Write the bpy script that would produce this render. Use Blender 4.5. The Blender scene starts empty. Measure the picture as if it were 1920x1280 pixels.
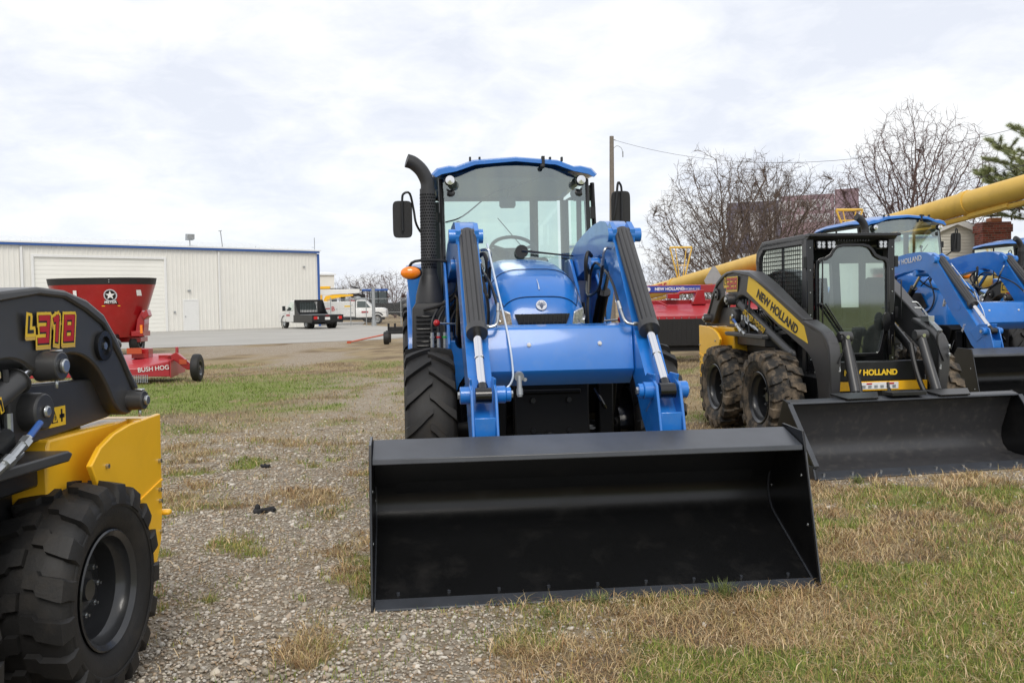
import bpy, bmesh, math, random
import numpy as np
from mathutils import Vector, Matrix, Quaternion
from math import radians as R, sin, cos, pi
random.seed(7); RNG = np.random.default_rng(11)
S = bpy.context.scene
# ------------------------------------------------------------------ camera
cam = bpy.data.cameras.new('camera'); camo = bpy.data.objects.new('camera', cam); S.collection.objects.link(camo)
cam.sensor_width = 36; cam.sensor_fit = 'HORIZONTAL'; cam.lens = 36 * 1800 / 1920; cam.clip_start = .05; cam.clip_end = 6000
PITCH = math.atan(71 / 1800); ROLL = R(1.0)
fw = Vector((0, cos(PITCH), -sin(PITCH))); up = Vector((0, sin(PITCH), cos(PITCH))); rt = Vector((1, 0, 0))
r2 = rt * cos(ROLL) - up * sin(ROLL); u2 = up * cos(ROLL) + rt * sin(ROLL)
M = Matrix((r2, u2, -fw)).transposed().to_4x4(); M.translation = Vector((0, 0, 1.5)); camo.matrix_world = M
S.camera = camo
S.render.resolution_x = 1024; S.render.resolution_y = 682
# ------------------------------------------------------------------ sky, sun, exposure
SUN_EL, SUN_AZ = 46, 178   # azimuth from +Y clockwise: behind the camera
w = bpy.data.worlds.new("World"); S.world = w; w.use_nodes = True
nt = w.node_tree; N = nt.nodes; Lk = nt.links; N.clear()
def nd(t, **k):
    n = N.new(t)
    for a, b in k.items(): setattr(n, a, b)
    return n
out = nd('ShaderNodeOutputWorld'); bg = nd('ShaderNodeBackground'); bg.inputs[1].default_value = .94
sky = nd('ShaderNodeTexSky', sky_type='NISHITA', sun_disc=False, sun_elevation=R(SUN_EL), sun_rotation=R(SUN_AZ))
sm = nd('ShaderNodeVectorMath', operation='SCALE'); sm.inputs['Scale'].default_value = .10; Lk.new(sky.outputs[0], sm.inputs[0])
tc = nd('ShaderNodeTexCoord'); sp = nd('ShaderNodeSeparateXYZ'); Lk.new(tc.outputs['Generated'], sp.inputs[0])
def mth(op, a, b=None, c=None):
    n = nd('ShaderNodeMath', operation=op)
    for i, v in enumerate((a, b, c)):
        if v is None: continue
        if isinstance(v, (int, float)): n.inputs[i].default_value = v
        else: Lk.new(v, n.inputs[i])
    return n.outputs[0]
zz = mth('ADD', mth('MAXIMUM', sp.outputs[2], 0.0), .26)
cx = mth('DIVIDE', sp.outputs[0], zz); cy = mth('DIVIDE', sp.outputs[1], zz)
cb = nd('ShaderNodeCombineXYZ'); Lk.new(cx, cb.inputs[0]); Lk.new(cy, cb.inputs[1])
def noise(sc, det, rough, off):
    mp = nd('ShaderNodeMapping'); mp.inputs['Location'].default_value = off; Lk.new(cb.outputs[0], mp.inputs[0])
    n = nd('ShaderNodeTexNoise'); n.inputs['Scale'].default_value = sc; n.inputs['Detail'].default_value = det; n.inputs['Roughness'].default_value = rough
    n.inputs['Distortion'].default_value = .4
    Lk.new(mp.outputs[0], n.inputs['Vector']); return n.outputs[0]
cl = mth('ADD', mth('MULTIPLY', noise(1.7, 9, .55, (3.2, 1.7, 0)), .62), mth('MULTIPLY', noise(5.6, 7, .6, (7, 2, 3)), .38))
rp = nd('ShaderNodeValToRGB'); Lk.new(cl, rp.inputs[0]); e = rp.color_ramp.elements
e[0].position = .41; e[0].color = (.80, .83, .91, 1); e[1].position = .56; e[1].color = (1.0, 1.0, 1.0, 1)
e2 = rp.color_ramp.elements.new(.49); e2.color = (.90, .92, .975, 1)
hz = nd('ShaderNodeMapRange'); Lk.new(sp.outputs[2], hz.inputs[0]); hz.inputs[1].default_value = 0; hz.inputs[2].default_value = .16
hz.inputs[3].default_value = .55; hz.inputs[4].default_value = 0
mh = nd('ShaderNodeMix', data_type='RGBA'); Lk.new(hz.outputs[0], mh.inputs[0]); Lk.new(rp.outputs[0], mh.inputs[6]); mh.inputs[7].default_value = (.80, .85, .94, 1)
mx = nd('ShaderNodeMix', data_type='RGBA'); mx.inputs[0].default_value = .90
Lk.new(sm.outputs[0], mx.inputs[6]); Lk.new(mh.outputs[2], mx.inputs[7]); Lk.new(mx.outputs[2], bg.inputs[0]); Lk.new(bg.outputs[0], out.inputs[0])
sun = bpy.data.lights.new('sun', 'SUN'); sun.energy = 1.5; sun.angle = R(26); sun.color = (1, .95, .87)
suno = bpy.data.objects.new('sun', sun); S.collection.objects.link(suno)
az = R(SUN_AZ); sd = Vector((sin(az) * cos(R(SUN_EL)), cos(az) * cos(R(SUN_EL)), sin(R(SUN_EL))))
suno.rotation_euler = sd.to_track_quat('Z', 'Y').to_euler(); suno.location = sd * 50
S.view_settings.view_transform = 'Standard'; S.view_settings.look = 'None'; S.view_settings.exposure = 0.24; S.view_settings.gamma = 1
S.render.engine = 'CYCLES'
try: S.cycles.transparent_max_bounces = 16
except Exception: pass
# ------------------------------------------------------------------ materials
MT = {}
def mat(name, col, rough=.5, metal=0, coat=0, spec=.5, bump=0, bscale=40, vary=0, vscale=6, dust=0, dcol=(.20, .15, .10), dscale=5, dlo=.5, col2=None, emis=None, alpha=None):
    m = bpy.data.materials.new(name); m.use_nodes = True; t = m.node_tree; b = t.nodes['Principled BSDF']
    c = (*col, 1); b.inputs['Base Color'].default_value = c; b.inputs['Roughness'].default_value = rough; b.inputs['Metallic'].default_value = metal
    b.inputs['Coat Weight'].default_value = coat; b.inputs['Coat Roughness'].default_value = .06; b.inputs['Specular IOR Level'].default_value = spec
    tcn = t.nodes.new('ShaderNodeTexCoord'); src = None
    def nz(sc, det=4, r=.6):
        n = t.nodes.new('ShaderNodeTexNoise'); n.inputs['Scale'].default_value = sc; n.inputs['Detail'].default_value = det; n.inputs['Roughness'].default_value = r
        t.links.new(tcn.outputs['Object'], n.inputs['Vector']); return n
    if vary or dust:
        mxn = t.nodes.new('ShaderNodeMix'); mxn.data_type = 'RGBA'
        n = nz(vscale); mr = t.nodes.new('ShaderNodeMapRange'); mr.inputs[1].default_value = .3; mr.inputs[2].default_value = .7
        t.links.new(n.outputs[0], mr.inputs[0]); t.links.new(mr.outputs[0], mxn.inputs[0])
        k = col2 or tuple(v * (1 - vary) for v in col)
        mxn.inputs[6].default_value = c; mxn.inputs[7].default_value = (*k, 1); src = mxn.outputs[2]
    if dust:
        md = t.nodes.new('ShaderNodeMix'); md.data_type = 'RGBA'; n = nz(dscale, 8, .7); mr = t.nodes.new('ShaderNodeMapRange')
        mr.inputs[1].default_value = dlo; mr.inputs[2].default_value = dlo + .2; mr.inputs[4].default_value = dust
        t.links.new(n.outputs[0], mr.inputs[0]); t.links.new(mr.outputs[0], md.inputs[0]); t.links.new(src, md.inputs[6]); md.inputs[7].default_value = (*dcol, 1); src = md.outputs[2]
        rr = t.nodes.new('ShaderNodeMapRange'); rr.inputs[3].default_value = rough; rr.inputs[4].default_value = .9; t.links.new(mr.outputs[0], rr.inputs[0]); t.links.new(rr.outputs[0], b.inputs['Roughness'])
    if src: t.links.new(src, b.inputs['Base Color'])
    if bump:
        bn = t.nodes.new('ShaderNodeBump'); bn.inputs['Strength'].default_value = bump; bn.inputs['Distance'].default_value = .01
        t.links.new(nz(bscale, 5).outputs[0], bn.inputs['Height']); t.links.new(bn.outputs[0], b.inputs['Normal'])
    if emis: b.inputs['Emission Color'].default_value = (*emis, 1); b.inputs['Emission Strength'].default_value = 1
    MT[name] = m; return m
mat('blue', (.012, .178, .60), .30, coat=.6, vary=.16, vscale=2.5, bump=.04, bscale=5, dust=.16, dscale=9, dlo=.5, dcol=(.16, .22, .36))
mat('blue_dark', (.012, .04, .12), .45, vary=.3)
mat('black_paint', (.011, .0115, .013), .34, spec=.5, vary=.3, vscale=2, dust=.25, dcol=(.05, .047, .042), dscale=3, dlo=.52)
mat('bucket_paint', (.007, .0073, .008), .30, spec=.5, vary=.3, vscale=1.5, dust=.16, dcol=(.06, .055, .05), dscale=4, dlo=.52, bump=.02, bscale=3)
mat('bucket_worn', (.042, .042, .045), .36, spec=.5, vary=.2, vscale=1, dust=.35, dcol=(.12, .11, .095), dscale=14, dlo=.52)
mat('steel_edge', (.05, .055, .065), .34, vary=.3, spec=.6)
mat('charcoal', (.048, .048, .050), .36, vary=.15, dust=.15, dcol=(.10, .09, .075), dscale=4, dlo=.52, bump=.02, bscale=4)
mat('gloss_black', (.006, .006, .007), .15, spec=.6)
mat('plastic', (.014, .014, .015), .55, bump=.15, bscale=300, vary=.2)
mat('black_matte', (.008, .008, .009), .7)
mat('hose', (.010, .010, .011), .5)
mat('rubber', (.013, .0125, .0125), .62, vary=.35, vscale=9, bump=.15, bscale=60, dust=.35, dcol=(.055, .044, .032), dscale=6, dlo=.5)
mat('rubber_muddy', (.018, .0165, .015), .75, vary=.3, bump=.12, bscale=90, dust=.9, dcol=(.21, .16, .11), dscale=9, dlo=.45)
mat('chassis_shade_black', (.003, .003, .0035), .5, spec=.2)  # black chassis, deepened to hold the shade under the loader cross panel
mat('stack_grey', (.030, .030, .032), .5, vary=.15)
mat('lamp_white', (.7, .72, .75), .15, metal=.5, vary=.6, vscale=60)
mat('rim_black', (.028, .029, .031), .30, coat=.3)
mat('rim_white', (.75, .75, .72), .4)
mat('yellow', (.95, .52, .02), .36, coat=.3, vary=.06, dust=.08, dcol=(.4, .25, .08), dscale=5, dlo=.52)
mat('auger_yellow', (.76, .48, .085), .42, vary=.12, vscale=2, dust=.3, dcol=(.40, .26, .08), dscale=3)
mat('decal_yellow', (.85, .55, .03), .4)
mat('decal_red', (.50, .012, .012), .35)
mat('decal_black', (.008, .008, .008), .4)
mat('decal_white', (.8, .8, .8), .4)
mat('decal_silver', (.55, .57, .62), .35)
mat('decal_blue', (.03, .06, .33), .35)
mat('red', (.34, .008, .012), .3, coat=.5, vary=.15, vscale=2, dust=.1, dcol=(.45, .1, .09), dscale=6)
mat('red_light', (.42, .03, .04), .35, coat=.3, vary=.1)
mat('red_orange', (.45, .07, .02), .4)
mat('red_knob', (.45, .015, .02), .3)
mat('green', (.03, .35, .06), .4)
mat('zinc', (.55, .57, .58), .30, metal=.9, vary=.3, vscale=20)
mat('chrome', (.8, .8, .82), .10, metal=1)
mat('tube_white', (.62, .70, .80), .30, metal=.3)
mat('galv', (.40, .42, .43), .5, metal=.5, vary=.2)
mat('white_paint', (.78, .78, .76), .35, coat=.3, vary=.05)
mat('seat', (.02, .02, .022), .8)
mat('interior', (.05, .052, .055), .7)
mat('interior_light', (.16, .17, .17), .7)
mat('reflector', (.75, .76, .78), .12, metal=.8)
mat('amber', (.95, .24, .005), .15, coat=.8, )
mat('lens_red', (.55, .02, .02), .2, coat=.6)
mat('siding', (.70, .68, .60), .5, vary=.06, vscale=1.5)
mat('wall_metal', (.78, .765, .71), .42, vary=.07, vscale=.35, dust=.12, dcol=(.5, .47, .38), dscale=.5)
mat('roof_white', (.75, .77, .78), .4)
mat('trim_blue', (.03, .10, .34), .4)
mat('door_white', (.76, .76, .74), .4, vary=.04)
mat('shutter_cream', (.80, .79, .73), .45, vary=.06, vscale=.6)
mat('concrete', (.40, .385, .35), .85, vary=.15, vscale=.3, bump=.2, bscale=8, dust=.4, dcol=(.33, .31, .27), dscale=.5)
mat('wood_pole', (.22, .19, .16), .85, vary=.3, vscale=8)
mat('wire', (.06, .06, .065), .6)
mat('bark', (.15, .11, .088), .9, vary=.4, vscale=3)
mat('bark_red', (.14, .085, .075), .9, vary=.4, vscale=3)
mat('bark_grey', (.17, .135, .115), .9, vary=.3, vscale=3)
mat('needle', (.26, .30, .11), .7, vary=.45, vscale=1.2)
mat('needle_light', (.40, .43, .17), .7, vary=.4, vscale=1.2)
mat('cone', (.05, .035, .03), .8)
mat('roof_shingle', (.08, .07, .065), .85, vary=.3)
mat('terracotta', (.42, .17, .08), .7)
mat('tuft_green', (.19, .23, .07), .7, vary=.4, vscale=30)
mat('mudclod', (.02, .02, .022), .8, bump=.4)
mat('billboard_pink', (.34, .235, .25), .6, vary=.35, vscale=.6, col2=(.24, .17, .21))  # billboard colours are muted, with distance haze mixed into them
mat('billboard_dark', (.17, .155, .205), .6, vary=.4, vscale=.8)
mat('billboard_text', (.50, .48, .50), .6)
mat('reg_plate', (.7, .7, .68), .5)
# glass: tinted, see-through, reflecting the sky
def glass(name, tint, base_refl=.06, rough=.03, painted_refl=0):
    m = bpy.data.materials.new(name); m.use_nodes = True; t = m.node_tree; t.nodes.clear(); L = t.links
    o = t.nodes.new('ShaderNodeOutputMaterial'); tr = t.nodes.new('ShaderNodeBsdfTransparent'); tr.inputs[0].default_value = (*tint, 1)
    gl = t.nodes.new('ShaderNodeBsdfGlossy'); gl.inputs['Roughness'].default_value = rough; gl.inputs[0].default_value = (.9, 1, .97, 1)
    fr = t.nodes.new('ShaderNodeFresnel'); fr.inputs[0].default_value = 1.5
    a = t.nodes.new('ShaderNodeMath'); a.operation = 'ADD'; a.inputs[1].default_value = base_refl; L.new(fr.outputs[0], a.inputs[0])
    mxs = t.nodes.new('ShaderNodeMixShader'); L.new(a.outputs[0], mxs.inputs[0]); L.new(tr.outputs[0], mxs.inputs[1]); L.new(gl.outputs[0], mxs.inputs[2])
    if painted_refl:  # pale diffuse patches painted on the pane as cloudy sky reflection
        df = t.nodes.new('ShaderNodeBsdfDiffuse'); df.inputs[0].default_value = (.45, .5, .48, 1); m2 = t.nodes.new('ShaderNodeMixShader')
        n = t.nodes.new('ShaderNodeTexNoise'); n.inputs['Scale'].default_value = 2.2; n.inputs['Detail'].default_value = 3; c = t.nodes.new('ShaderNodeTexCoord'); L.new(c.outputs['Object'], n.inputs['Vector'])
        mr = t.nodes.new('ShaderNodeMapRange'); mr.inputs[1].default_value = .35; mr.inputs[2].default_value = .75; mr.inputs[4].default_value = painted_refl; L.new(n.outputs[0], mr.inputs[0])
        L.new(mr.outputs[0], m2.inputs[0]); L.new(mxs.outputs[0], m2.inputs[1]); L.new(df.outputs[0], m2.inputs[2]); mxs = m2
    L.new(mxs.outputs[0], o.inputs[0]); MT[name] = m; return m
glass('glass', (.74, .87, .82), .06)
glass('glass_front', (.72, .85, .80), .20, .06, painted_refl=.10)
glass('glass_cab', (.55, .68, .64), .10, .04, painted_refl=.12)
glass('glass_door', (.50, .60, .57), .15, .04, painted_refl=.10)
glass('glass_dark', (.18, .22, .22), .05)
glass('lens_clear', (.9, .92, .92), .10)
def brick_mat():
    m = bpy.data.materials.new('brick'); m.use_nodes = True; t = m.node_tree; b = t.nodes['Principled BSDF']; b.inputs['Roughness'].default_value = .85
    br = t.nodes.new('ShaderNodeTexBrick'); br.inputs['Color1'].default_value = (.26, .055, .036, 1); br.inputs['Color2'].default_value = (.12, .028, .022, 1); br.inputs['Mortar'].default_value = (.22, .17, .14, 1)
    br.inputs['Scale'].default_value = 1; br.inputs['Brick Width'].default_value = .21; br.inputs['Row Height'].default_value = .075; br.inputs['Mortar Size'].default_value = .008
    c = t.nodes.new('ShaderNodeTexCoord'); s = t.nodes.new('ShaderNodeSeparateXYZ'); t.links.new(c.outputs['Object'], s.inputs[0])
    ad = t.nodes.new('ShaderNodeMath'); t.links.new(s.outputs[0], ad.inputs[0]); t.links.new(s.outputs[1], ad.inputs[1])
    k = t.nodes.new('ShaderNodeCombineXYZ'); t.links.new(ad.outputs[0], k.inputs[0]); t.links.new(s.outputs[2], k.inputs[1]); t.links.new(k.outputs[0], br.inputs['Vector']); t.links.new(br.outputs[0], b.inputs['Base Color'])
    MT['brick'] = m
brick_mat()
def screen_mat():   # woven wire side screen: dark wires with real openings
    m = bpy.data.materials.new('wire_screen'); m.use_nodes = True; t = m.node_tree; t.nodes.clear(); L = t.links
    o = t.nodes.new('ShaderNodeOutputMaterial'); MT['wire_screen'] = m
    d = t.nodes.new('ShaderNodeBsdfDiffuse'); d.inputs[0].default_value = (.01, .01, .01, 1); L.new(d.outputs[0], o.inputs[0])
screen_mat()
# ------------------------------------------------------------------ mesh helper
def V(*a): return Vector(a)
class MB:
    def __init__(s): s.v = []; s.f = []; s.m = []; s.k = 0
    def add(s, vs, fs):
        b = len(s.v); s.v += [tuple(p) for p in vs]; s.f += [tuple(i + b for i in f) for f in fs]; s.m += [s.k] * len(fs); return s
    def mk(s, k): s.k = k; return s
    def box(s, x0, x1, y0, y1, z0, z1):
        return s.add([(x0, y0, z0), (x1, y0, z0), (x1, y1, z0), (x0, y1, z0), (x0, y0, z1), (x1, y0, z1), (x1, y1, z1), (x0, y1, z1)],
                     [(0, 3, 2, 1), (4, 5, 6, 7), (0, 1, 5, 4), (1, 2, 6, 5), (2, 3, 7, 6), (3, 0, 4, 7)])
    def prism(s, pts, ax, a, b):
        def q(p, t): return {'x': (t, p[0], p[1]), 'y': (p[0], t, p[1]), 'z': (p[0], p[1], t)}[ax]
        n = len(pts); vs = [q(p, a) for p in pts] + [q(p, b) for p in pts]
        return s.add(vs, [tuple(range(n))[::-1], tuple(range(n, 2 * n))] + [(i, (i + 1) % n, n + (i + 1) % n, n + i) for i in range(n)])
    def loft(s, rings, cap=True):
        n = len(rings[0]); vs = [p for r in rings for p in r]; fs = []
        for k in range(len(rings) - 1):
            for i in range(n): j = (i + 1) % n; fs.append((k * n + i, k * n + j, (k + 1) * n + j, (k + 1) * n + i))
        if cap: fs.append(tuple(range(n))[::-1]); fs.append(tuple((len(rings) - 1) * n + i for i in range(n)))
        return s.add(vs, fs)
    def tube(s, pts, r, n=8, smooth=0, cap=True):
        P = [Vector(p) for p in pts]
        if smooth and len(P) > 2:
            Q = []; E = [P[0] * 2 - P[1]] + P + [P[-1] * 2 - P[-2]]
            for i in range(1, len(E) - 2):
                for j in range(smooth):
                    t = j / smooth; a, b, c, d = E[i - 1], E[i], E[i + 1], E[i + 2]
                    Q.append(.5 * ((2 * b) + (c - a) * t + (2 * a - 5 * b + 4 * c - d) * t * t + (3 * b - a - 3 * c + d) * t ** 3))
            P = Q + [P[-1]]
        m = len(P); rs = r if isinstance(r, (list, tuple)) else None; rings = []; u = None
        for i, p in enumerate(P):
            t = (P[min(i + 1, m - 1)] - P[max(i - 1, 0)]).normalized()
            if u is None: u = t.orthogonal().normalized()
            u = (u - t * u.dot(t)).normalized(); v = t.cross(u)
            rr = (rs[0] + (rs[-1] - rs[0]) * i / (m - 1)) if rs else r
            rings.append([p + (u * cos(2 * pi * k / n) + v * sin(2 * pi * k / n)) * rr for k in range(n)])
        return s.loft(rings, cap)
    def cyl(s, a, b, r, r1=None, n=16): return s.tube([a, b], [r, r if r1 is None else r1], n)
    def lathe(s, prof, c=(0, 0, 0), ax='x', n=32, a0=0, a1=2 * pi):
        full = abs(a1 - a0 - 2 * pi) < 1e-6; m = len(prof); vs = []; cnt = n if full else n + 1
        for k in range(cnt):
            a = a0 + (a1 - a0) * k / n; ca, sa = cos(a), sin(a)
            for r, h in prof:
                p = {'x': (h, r * ca, r * sa), 'y': (r * ca, h, r * sa), 'z': (r * ca, r * sa, h)}[ax]
                vs.append((p[0] + c[0], p[1] + c[1], p[2] + c[2]))
        fs = []
        for k in range(n):
            j = (k + 1) % cnt
            for i in range(m - 1): fs.append((k * m + i, k * m + i + 1, j * m + i + 1, j * m + i))
        return s.add(vs, fs)
    def ball(s, c, rx, ry=None, rz=None, n=16, m=10):
        ry = ry or rx; rz = rz or rx; vs = [(c[0], c[1], c[2] - rz)]
        for i in range(1, m):
            a = -pi / 2 + pi * i / m
            for k in range(n): b = 2 * pi * k / n; vs.append((c[0] + rx * cos(a) * cos(b), c[1] + ry * cos(a) * sin(b), c[2] + rz * sin(a)))
        vs.append((c[0], c[1], c[2] + rz)); T = len(vs) - 1; fs = [(0, 1 + (k + 1) % n, 1 + k) for k in range(n)]
        for i in range(m - 2):
            for k in range(n): j = (k + 1) % n; fs.append((1 + i * n + k, 1 + i * n + j, 1 + (i + 1) * n + j, 1 + (i + 1) * n + k))
        b = 1 + (m - 2) * n; fs += [(b + k, b + (k + 1) % n, T) for k in range(n)]
        return s.add(vs, fs)
    def xf(s, mx, frm=0):
        for i in range(frm, len(s.v)): s.v[i] = tuple(mx @ Vector(s.v[i]))
        return s
    def build(s, name, mats, parent=None, bevel=0, ang=35, loc=None, fix=True):
        me = bpy.data.meshes.new(name); me.from_pydata(s.v, [], s.f)
        if isinstance(mats, str): mats = [mats]
        for m in mats: me.materials.append(MT[m])
        me.polygons.foreach_set('material_index', s.m)
        if fix:
            bm = bmesh.new(); bm.from_mesh(me); bmesh.ops.recalc_face_normals(bm, faces=bm.faces); bm.to_mesh(me); bm.free()
        me.polygons.foreach_set('use_smooth', [True] * len(me.polygons))
        try: me.set_sharp_from_angle(angle=R(ang))
        except Exception: pass
        o = bpy.data.objects.new(name, me); S.collection.objects.link(o)
        if parent: o.parent = parent
        if loc: o.location = loc
        if bevel:
            bv = o.modifiers.new('bevel', 'BEVEL'); bv.width = bevel; bv.segments = 2; bv.limit_method = 'ANGLE'; bv.angle_limit = R(40)
        return o
def tag(o, label=None, cat=None, group=None, kind=None):
    for k, v in (('label', label), ('category', cat), ('group', group), ('kind', kind)):
        if v: o[k] = v
    return o
def thing(name, label, cat, loc=(0, 0, 0), rz=0, group=None, sc=1):
    o = bpy.data.objects.new(name, None); S.collection.objects.link(o); o.location = loc; o.rotation_euler = (0, 0, R(rz)); o.scale = (sc,) * 3
    o.empty_display_size = .3
    return tag(o, label, cat, group)
def kids(o): return [c for c in list(bpy.data.objects) if c.parent == o]
def copy_tree(o, parent=None):
    c = o.copy(); S.collection.objects.link(c)
    if parent: c.parent = parent
    for ch in kids(o): copy_tree(ch, c)
    return c
def text(s, name, size, origin, right, upv, m, parent, off=0, depth=.002, shear=0, space=1, xs=1, align='CENTER', mats=None):
    cu = bpy.data.curves.new(name, 'FONT'); cu.body = s; cu.size = size; cu.offset = off; cu.extrude = depth; cu.shear = shear; cu.space_character = space; cu.align_x = align; cu.align_y = 'CENTER'
    to = bpy.data.objects.new(name, cu); S.collection.objects.link(to); dg = bpy.context.evaluated_depsgraph_get(); dg.update()
    me = bpy.data.meshes.new_from_object(to.evaluated_get(dg)); bpy.data.objects.remove(to)
    r_ = Vector(right).normalized(); u_ = Vector(upv); u_ = (u_ - r_ * u_.dot(r_)).normalized(); n_ = r_.cross(u_)
    mx = Matrix((r_ * xs, u_, n_)).transposed().to_4x4(); mx.translation = Vector(origin); me.transform(mx)
    me.materials.clear(); me.materials.append(MT[m]); o = bpy.data.objects.new(name, me); S.collection.objects.link(o); me.name = name
    if parent: o.parent = parent
    return o
# ------------------------------------------------------------------ tyres and wheels
def tyre_mesh(Rr, W, rim, style, nl, mat_='rubber', seed=0):
    b = MB(); hw = W / 2; sh = Rr * .965
    prof = [(rim - .01, -hw * .62), (rim + .012, -hw * .78), (rim + (Rr - rim) * .35, -hw * .97), (rim + (Rr - rim) * .65, -hw * 1.0), (sh - .035, -hw * .93), (sh - .018, -hw * .8), (sh - .010, -hw * .35), (sh - .008, 0),
            (sh - .010, hw * .35), (sh - .018, hw * .8), (sh - .035, hw * .93), (rim + (Rr - rim) * .65, hw * 1.0), (rim + (Rr - rim) * .35, hw * .97), (rim + .012, hw * .78), (rim - .01, hw * .62)]
    b.lathe(prof, n=56)
    for sgn in (-1, 1):      # raised sidewall ring
        b.lathe([(rim + (Rr - rim) * .50, sgn * (hw * 1.0)), (rim + (Rr - rim) * .53, sgn * (hw * 1.0 + .004)), (rim + (Rr - rim) * .57, sgn * (hw * 1.0 + .004)), (rim + (Rr - rim) * .60, sgn * (hw * 1.0))], n=56)
    def base_r(u): u = abs(u) / hw; return sh - .012 - (.008 if u > .7 else 0) - max(0, u - .85) * .25
    def lug(path, wd, top):     # path: (axial, angle, halfwidth metres)
        rings = []
        for i, (u, th, h) in enumerate(path):
            rb = base_r(u) - .02; rt_ = Rr - max(0, abs(u) / hw - .6) * .035 - (top if abs(u) / hw > 1.0 else 0)
            if abs(u) / hw > .99: rt_ = Rr - .05; rb = Rr - .09
            da = h / Rr
            def P(r, a, uu): return (uu, r * sin(a), r * cos(a))
            rings.append([P(rb, th - da * 1.25, u), P(rt_, th - da, u), P(rt_, th + da, u), P(rb, th + da * 1.25, u)])
        b.loft(rings)
    for k in range(nl):
        a0 = 2 * pi * k / nl
        for s in (-1, 1):
            a = a0 + (pi / nl if s > 0 else 0)
            if style == 'ag':
                sw = .62 * Rr ** -1 * W * .75
                lug([(-s * hw * .06, a + sw * .92, .020), (s * hw * .12, a + sw * .80, .026), (s * hw * .38, a + sw * .50, .024), (s * hw * .68, a + sw * .22, .026), (s * hw * .95, a + sw * .02, .032), (s * hw * 1.01, a - .01, .034)], 0, 0)
            elif style == 'block':
                sw = .10
                lug([(s * hw * .05, a + sw, .030), (s * hw * .35, a + sw * .9, .032), (s * hw * .42, a + sw * .45, .034), (s * hw * .86, a + sw * .1, .040), (s * hw * .99, a, .040), (s * hw * 1.06, a, .034)], 0, 0)
    if style == 'rib':
        for u in (-.6, -.2, .2, .6): b.lathe([(sh - .012, (u - .13) * hw), (Rr, (u - .11) * hw), (Rr, (u + .11) * hw), (sh - .012, (u + .13) * hw)], n=40)
    return b
def wheel(parent, c, Rr, W, rim, style, nl, side, tm='rubber', rm='rim_black', detail=True):
    b = MB(); hw = W / 2; o = side
    b.lathe([(.0, o * (hw * .15)), (rim * .34, o * hw * .15), (rim * .36, o * hw * .08), (rim * .55, o * hw * .02), (rim * .62, o * hw * -.05), (rim * .9, o * hw * -.1)], n=32)
    b.cyl((o * hw * .1, 0, 0), (o * hw * .32, 0, 0), rim * .22, rim * .18, n=20)
    h = b.build('wheel', [rm], parent, loc=c)
    r = MB(); r.lathe([(rim * .88, -o * hw * .75), (rim * .86, o * hw * .0), (rim * .88, o * hw * .35), (rim * .95, o * hw * .5), (rim * .96, o * hw * .7), (rim * 1.03, o * hw * .78), (rim * 1.05, o * hw * .84), (rim * 1.02, o * hw * .87), (rim * .93, o * hw * .76), (rim * .92, o * hw * .55), (rim * .84, o * hw * .4), (rim * .83, o * hw * .0), (rim * .86, -o * hw * .75)], n=40)
    r.build('rim', [rm], h)
    tyre_mesh(Rr, W, rim, style, nl).build('tyre', [tm], h, ang=40)
    if detail:
        for k in range(8):
            a = 2 * pi * k / 8; q = MB(); y, z = rim * .45 * cos(a), rim * .45 * sin(a)
            q.cyl((o * hw * .03, y, z), (o * hw * .20, y, z), .012, n=6); q.cyl((o * hw * .20, y, z), (o * hw * .28, y, z), .006, n=6); q.build('wheel_nut', ['zinc'], h)
    return h
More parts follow.
